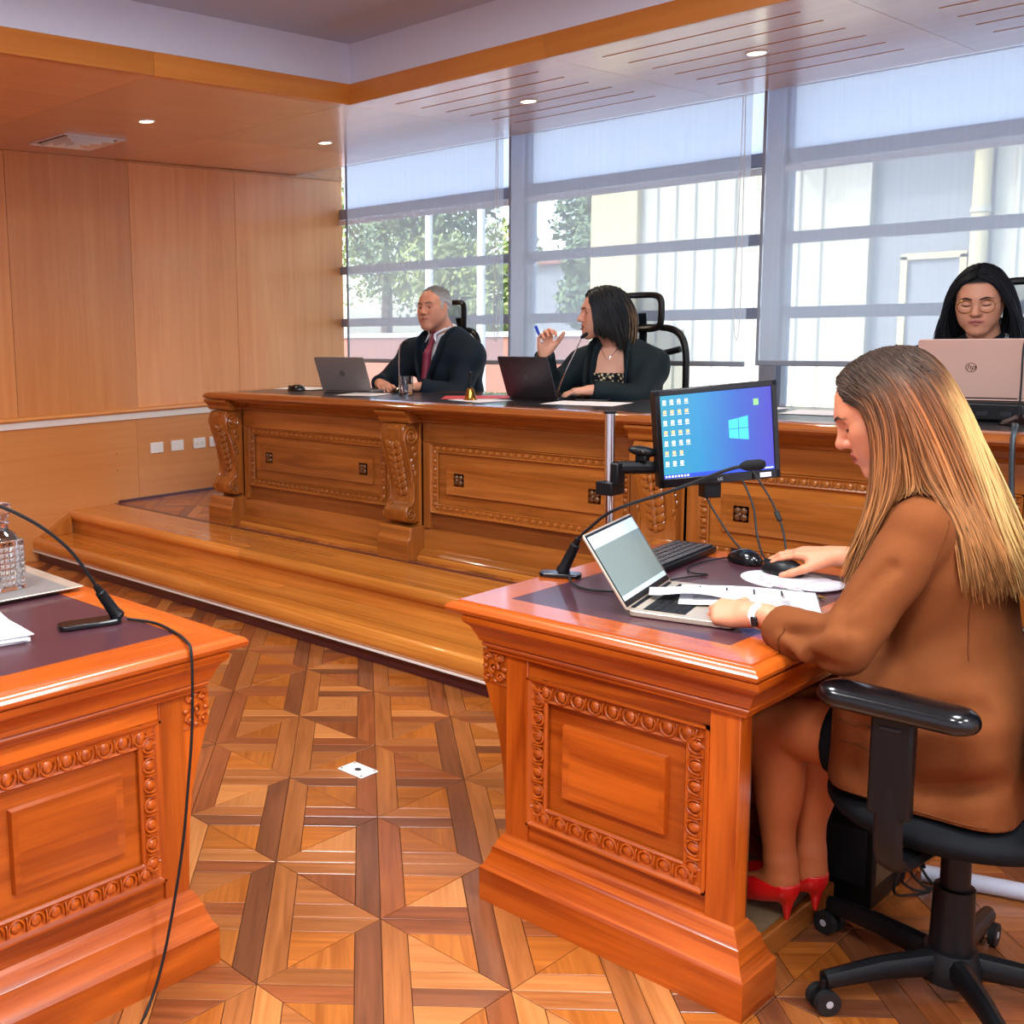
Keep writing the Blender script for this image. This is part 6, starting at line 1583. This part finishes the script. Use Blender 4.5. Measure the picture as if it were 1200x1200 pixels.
for k_ in range(5):
    a = R(237 + 72 * k_); e = Vector((math.cos(a), math.sin(a), 0)); h_ = Vector((-.73, 2.45, 0))
    MB().tube([h_ + e * .04 + Vector((0, 0, .085)), h_ + e * .16 + Vector((0, 0, .084)), h_ + e * .285 + Vector((0, 0, .07))], [.03, .025, .02], 10, flat=.8).obj('base_leg', 'plastic_black', CH)
    c = h_ + e * .285; w_ = Vector((-e.y, e.x, 0))
    CS = MB().tube([c + Vector((0, 0, .075)), c + Vector((0, 0, .035))], .009, 8).obj('caster', 'plastic_black', CH)
    for s in (-1, 1):
        MB().tube([c + w_ * (s * .007) + Vector((0, 0, .0275)), c + w_ * (s * .022) + Vector((0, 0, .0275))], .0265, 16).obj('wheel', 'rubber_black', CS)
    MB().tube([c - w_ * .023 + Vector((0, 0, .0275)), c + w_ * .023 + Vector((0, 0, .0275))], .008, 10).obj('axle', 'aluminium', CS)
# ---------------- clutter under the clerk table
t = thing('computer_tower', 'black computer case standing beside the footrest under the clerk table', 'computer', (-1.05, 2.79, 0))
MB().box(-1.14, -.975, 2.68, 2.90, .004, .33).obj('case', 'plastic_black', t, bevel=.004); MB().box(-1.12, -.99, 2.677, 2.680, .06, .2).obj('side_panel', 'steel_blue_metal', t, bevel=.001); MB().box(-.975, -.972, 2.70, 2.88, .06, .26).obj('rear_panel', 'carpet_brown', t)
for yy in (2.72, 2.78, 2.84): MB().box(-.972, -.968, yy, yy + .03, .18, .24).obj('port_block', 'plastic_black', t)
for xx in (-1.12, -1.0): MB().box(xx, xx + .02, 2.70, 2.88, 0, .004).obj('foot', 'rubber_black', t)
t = thing('power_plug', 'white and gold power adapter plugged into the computer case', 'plug', (-.955, 2.76, .13))
MB().box(-.968, -.935, 2.745, 2.775, .12, .15).obj('body', 'plastic_white', t, bevel=.004); MB().tube([(-.945, 2.76, .145), (-.955, 2.765, .2), (-.965, 2.77, .215)], [.012, .011, .007], 10).obj('gold_sleeve', 'brass', t)
for i in range(4):
    pts = [(-.962, 2.74 + .03 * i, .20), (-.93 + .006 * i, 2.74 + .03 * i, .15 - .02 * i), (-.935, 2.71 + .045 * i, .06 + .012 * i), (-.925 + .008 * i, 2.80 + .02 * i, .02 + .006 * i), (-.91 + .01 * i, 2.87 + .02 * i, .008 + .006 * i)]
    o = MB().tube(smooth_path(pts, 8), .0035, 6).obj('power_cable', 'rubber_black'); tag(o, 'black power cable looping behind the computer case under the table', 'cable', 'cables under the clerk table')
plain('conduit_grey', rgb(196, 200, 216), .5)
o = MB().tube(smooth_path([(-.95, 2.93, .022), (-.88, 2.955, .022), (-.70, 3.02, .022), (-.3, 3.14, .022)], 8), .0215, 12).obj('cable_conduit', 'conduit_grey'); tag(o, 'pale grey flexible conduit lying on the parquet behind the chair', 'conduit')

# ================================================================= ON THE BENCH
ZT = BZ
laptop('dark silver laptop in front of the grey-haired man', (-4.335, 4.215, ZT), R(188), .34, .23, .2, 68, 'gunmetal', 'gunmetal', False, 'hp', 'space_grey')
laptop('dark grey laptop with fruit emblem in front of the speaking woman', (-3.155, 4.285, ZT), R(172), .32, .225, .205, 70, 'space_grey', 'space_grey', False, 'fruit', 'gloss_black')
t = thing('laptop_dock', 'black dock lifting the rose laptop off the bench', 'dock', (-1.32, 4.30, ZT))
MB().box(-1.47, -1.14, 4.20, 4.42, .0, .065).xf(Matrix.Translation((0, 0, ZT + .001))).obj('body', 'plastic_black', t, bevel=.01)
for i in range(4): MB().box(-1.42 + .07 * i, -1.385 + .07 * i, 4.196, 4.2, ZT + .02, ZT + .035).obj('port', 'steel_blue_metal', t)
laptop('rose gold laptop raised on a black dock', (-1.31, 4.235, ZT + .067), R(188), .315, .22, .205, 76, 'rose_gold', 'rose_gold', False, 'hp', 'bronze')
# move its hinge so that the lid faces the room
mouse('small black mouse near the end of the bench', (-4.655, 4.12, ZT), R(200))
o = MB().tube(smooth_path([(-4.60, 4.14, ZT + .006), (-4.54, 4.2, ZT + .004), (-4.5, 4.26, ZT + .004), (-4.45, 4.3, ZT + .004)], 6), .0025, 6).obj('mouse_cable', 'rubber_black'); tag(o, 'short black cable between the bench mouse and the silver laptop', 'cable')
sheet('white papers beside the mouse at the bench end', (-4.83, 4.33, 0), R(6), .3, .21, ZT + .001)
sheet('white sheet below the silver laptop on the bench', (-4.12, 4.12, 0), R(12), .24, .2, ZT + .001)
sheet('white sheet tucked beside the dark grey laptop', (-3.33, 4.11, 0), R(-15), .26, .2, ZT + .001)
sheet('red folder lying behind the brass bell', (-3.46, 4.24, 0), R(35), .32, .23, ZT + .002, 0, 0, 'folder', 'paper_red')['category'] = 'folder'
sheet('wide white sheet in front of the speaking woman', (-2.80, 4.19, 0), R(8), .34, .22, ZT + .001)
sheet('grey document by the monitor end of the bench', (-2.15, 4.3, 0), R(-6), .3, .21, ZT + .001)
sheet('white document lying near the rose laptop', (-1.78, 4.25, 0), R(4), .3, .21, ZT + .001)
t = thing('drinking_glass', 'clear drinking glass of water in front of the man', 'glass', (-3.935, 4.25, ZT))
MB().lathe([(.0001, .001), (.033, .001), (.036, .006), (.0385, .095), (.0365, .095), (.034, .012), (.0001, .011)], (-3.935, 4.25, ZT), 28).obj('tumbler', 'glass', t)
MB().lathe([(.0001, .0125), (.0335, .0125), (.0355, .055), (.0001, .055)], (-3.935, 4.25, ZT), 28).obj('water', 'glass', t)
t = thing('hand_bell', 'small brass hand bell with dark wooden handle', 'bell', (-3.38, 4.10, ZT))
MB().lathe([(.0001, .058), (.012, .058), (.017, .052), (.02, .035), (.026, .014), (.032, .004), (.034, .001), (.031, .001), (.024, .012), (.0001, .05)], (-3.38, 4.10, ZT), 24).obj('bell_cup', 'brass', t)
MB().lathe([(.0001, .138), (.008, .134), (.011, .125), (.007, .112), (.005, .095), (.009, .08), (.006, .066), (.009, .058)], (-3.38, 4.10, ZT), 14).obj('handle', 'plastic_black', t)
def stick_mic(label, loc, pts, d, mat='chrome'):
    t = thing('microphone', label, 'microphone', loc, group='slim microphones on the bench')
    MB().lathe([(.0001, .032), (.012, .032), (.02, .026), (.045, .016), (.055, .004), (.055, .001), (.0001, .001)], loc, 24).obj('base', 'gloss_black', t)
    MB().tube(smooth_path(pts, 8), .0032, 8).obj('neck', mat, t); e = Vector(pts[-1]); d = Vector(d).normalized()
    MB().tube([e - d * .004, e + d * .004, e + d * .03, e + d * .036], [.004, .0095, .0095, .004], 10).obj('capsule', 'mic_foam', t)
    return t
stick_mic('slim silver-necked microphone standing before the man', (-4.08, 4.36, ZT), [(-4.08, 4.36, ZT + .03), (-4.085, 4.36, 1.2), (-4.09, 4.37, 1.3), (-4.085, 4.39, 1.325)], (.2, .6, -.1))
stick_mic('slim microphone slanting up to the speaking woman\'s mouth', (-3.07, 4.36, ZT), [(-3.07, 4.36, ZT + .03), (-3.05, 4.37, 1.16), (-3.01, 4.4, 1.27), (-2.985, 4.42, 1.345)], (.5, .55, .5))
stick_mic('tall black microphone beside the rose laptop', (-1.14, 4.14, ZT), [(-1.14, 4.14, ZT + .03), (-1.14, 4.14, 1.2), (-1.143, 4.15, 1.31), (-1.14, 4.18, 1.36)], (0, .7, .2), 'rubber_black')
t = thing('phone', 'dark smartphone on the bench beside the speaking woman\'s papers', 'phone', (-2.86, 4.33, ZT), R(20)); MB().rbox(-.075, .075, -.037, .037, .001, .009, .01, 3).obj('case', 'space_grey', t, True, bevel=.002); MB().rbox(-.07, .07, -.033, .033, .009, .0096, .008, 3).obj('glass_face', 'gloss_black', t, True)
t = thing('eyeglass_case', 'black case on the bench just beyond the clerk\'s head', 'case', (-1.63, 4.35, ZT)); MB().ball((-1.63, 4.35, ZT + .022), (.06, .035, .022), 16, 10).obj('shell', 'plastic_black', t); MB().tube([(-1.685, 4.35, ZT + .022), (-1.63, 4.316, ZT + .022), (-1.575, 4.35, ZT + .022)], .003, 6).obj('seam', 'chrome', t)
plain('conduit_dark', rgb(62, 70, 76), .35, metal=.5)
o = MB().tube(smooth_path([(-1.13, 4.05, ZT + .008), (-1.07, 3.87, ZT + .02), (-1.055, 3.80, ZT + .026), (-1.05, 3.772, 1.03), (-1.045, 3.768, .93), (-1.03, 3.765, .73), (-1.02, 3.765, .5), (-1.02, 3.765, .30)], 6), .0075, 8).obj('hanging_cable', 'conduit_dark'); tag(o, 'dark flexible cable hanging over the bench front near the rose laptop', 'cable')
# ---------------- mesh chairs behind the bench
def ring(w, h, r, z, y, bow, n=40):
    pts = []
    for i in range(n):
        a = 2 * PI * i / n; c, s = math.cos(a), math.sin(a); p = .45
        x = w / 2 * math.copysign(abs(c) ** p, c); zz = h / 2 * math.copysign(abs(s) ** p, s); pts.append((x, y + bow * (1 - (2 * x / w) ** 2), z + zz))
    return pts
def mesh_sheet(w, h, z, y, bow):
    rows = []
    for j in range(7):
        zz = z - h / 2 + h * j / 6; rows.append([(-w / 2 + w * i / 10, y + bow * (1 - (2 * i / 10 - 1) ** 2), zz) for i in range(11)])
    return MB().loft(rows, False, False, cap=False)
def netting():
    m, n, l, b = new_mat('chair_net')
    for x in list(n):
        if x.type == 'BSDF_PRINCIPLED': n.remove(x)
    out = [x for x in n if x.type == 'OUTPUT_MATERIAL'][0]; tr = n.new('ShaderNodeBsdfTransparent'); df = n.new('ShaderNodeBsdfDiffuse'); df.inputs[0].default_value = rgb(24, 32, 36); mx = n.new('ShaderNodeMixShader'); mx.inputs[0].default_value = .55
    l.new(tr.outputs[0], mx.inputs[1]); l.new(df.outputs[0], mx.inputs[2]); l.new(mx.outputs[0], out.inputs[0]); MATS['chair_net'] = m
netting()
def mesh_chair(label, loc, rz):
    t = thing('mesh_chair', label, 'chair', loc, rz, 'mesh chairs behind the bench')
    MB().tube(ring(.47, .58, .016, .80, .0, .05), .017, 8, closed=True).obj('back_frame', 'plastic_black', t, True); mesh_sheet(.44, .55, .80, .0, .05).obj('back_net', 'chair_net', t, True)
    MB().tube([(-.2, .02, .98), (0, .055, .93), (.2, .02, .98)], .016, 8).obj('back_brace', 'plastic_black', t, True)
    MB().tube(ring(.22, .17, .014, 1.165, .0, .03), .016, 8, closed=True).obj('headrest_frame', 'plastic_black', t, True); mesh_sheet(.19, .14, 1.165, .0, .03).obj('headrest_net', 'chair_net', t, True)
    MB().tube(smooth_path([(0, .06, .9), (0, .085, 1.05), (0, .06, 1.16)], 5), .02, 8, flat=.6).obj('headrest_stem', 'plastic_black', t, True)
    MB().tube(smooth_path([(0, .07, .9), (0, .12, .7), (0, .09, .45), (0, -.15, .40)], 6), .026, 8, flat=.7).obj('spine', 'plastic_black', t, True)
    MB().rbox(-.24, .24, -.46, -.0, .42, .465, .06, 4).obj('seat', 'fabric_black', t, True, bevel=.015)
    for s in (-1, 1): MB().tube(smooth_path([(s * .2, -.22, .41), (s * .29, -.2, .45), (s * .29, -.2, .64)], 5), .014, 8).obj('arm_post', 'plastic_black', t, True); MB().rbox(s * .29 - .035, s * .29 + .035, -.32, -.08, .645, .67, .02, 3).obj('arm_pad', 'plastic_black', t, True, bevel=.006)
    MB().tube([(0, -.23, .08), (0, -.23, .42)], .028, 12).obj('column', 'plastic_black', t, True)
    for k_ in range(5):
        a = R(90 + 72 * k_); e = (.27 * math.cos(a), -.23 + .27 * math.sin(a)); MB().tube([(0, -.23, .085), (e[0], e[1], .065)], [.026, .018], 8).obj('base_leg', 'plastic_black', t, True); MB().tube([(e[0] - .02, e[1], .027), (e[0] + .02, e[1], .027)], .026, 12).obj('caster', 'rubber_black', t, True)
    return t
mesh_chair('high-backed black mesh chair behind the grey-haired man', (-4.27, 5.00, ZD), R(-6))
mesh_chair('high-backed black mesh chair behind the speaking woman', (-3.035, 4.985, ZD), R(16))
mesh_chair('high-backed black mesh chair behind the woman with glasses', (-1.40, 5.1, ZD), R(4))
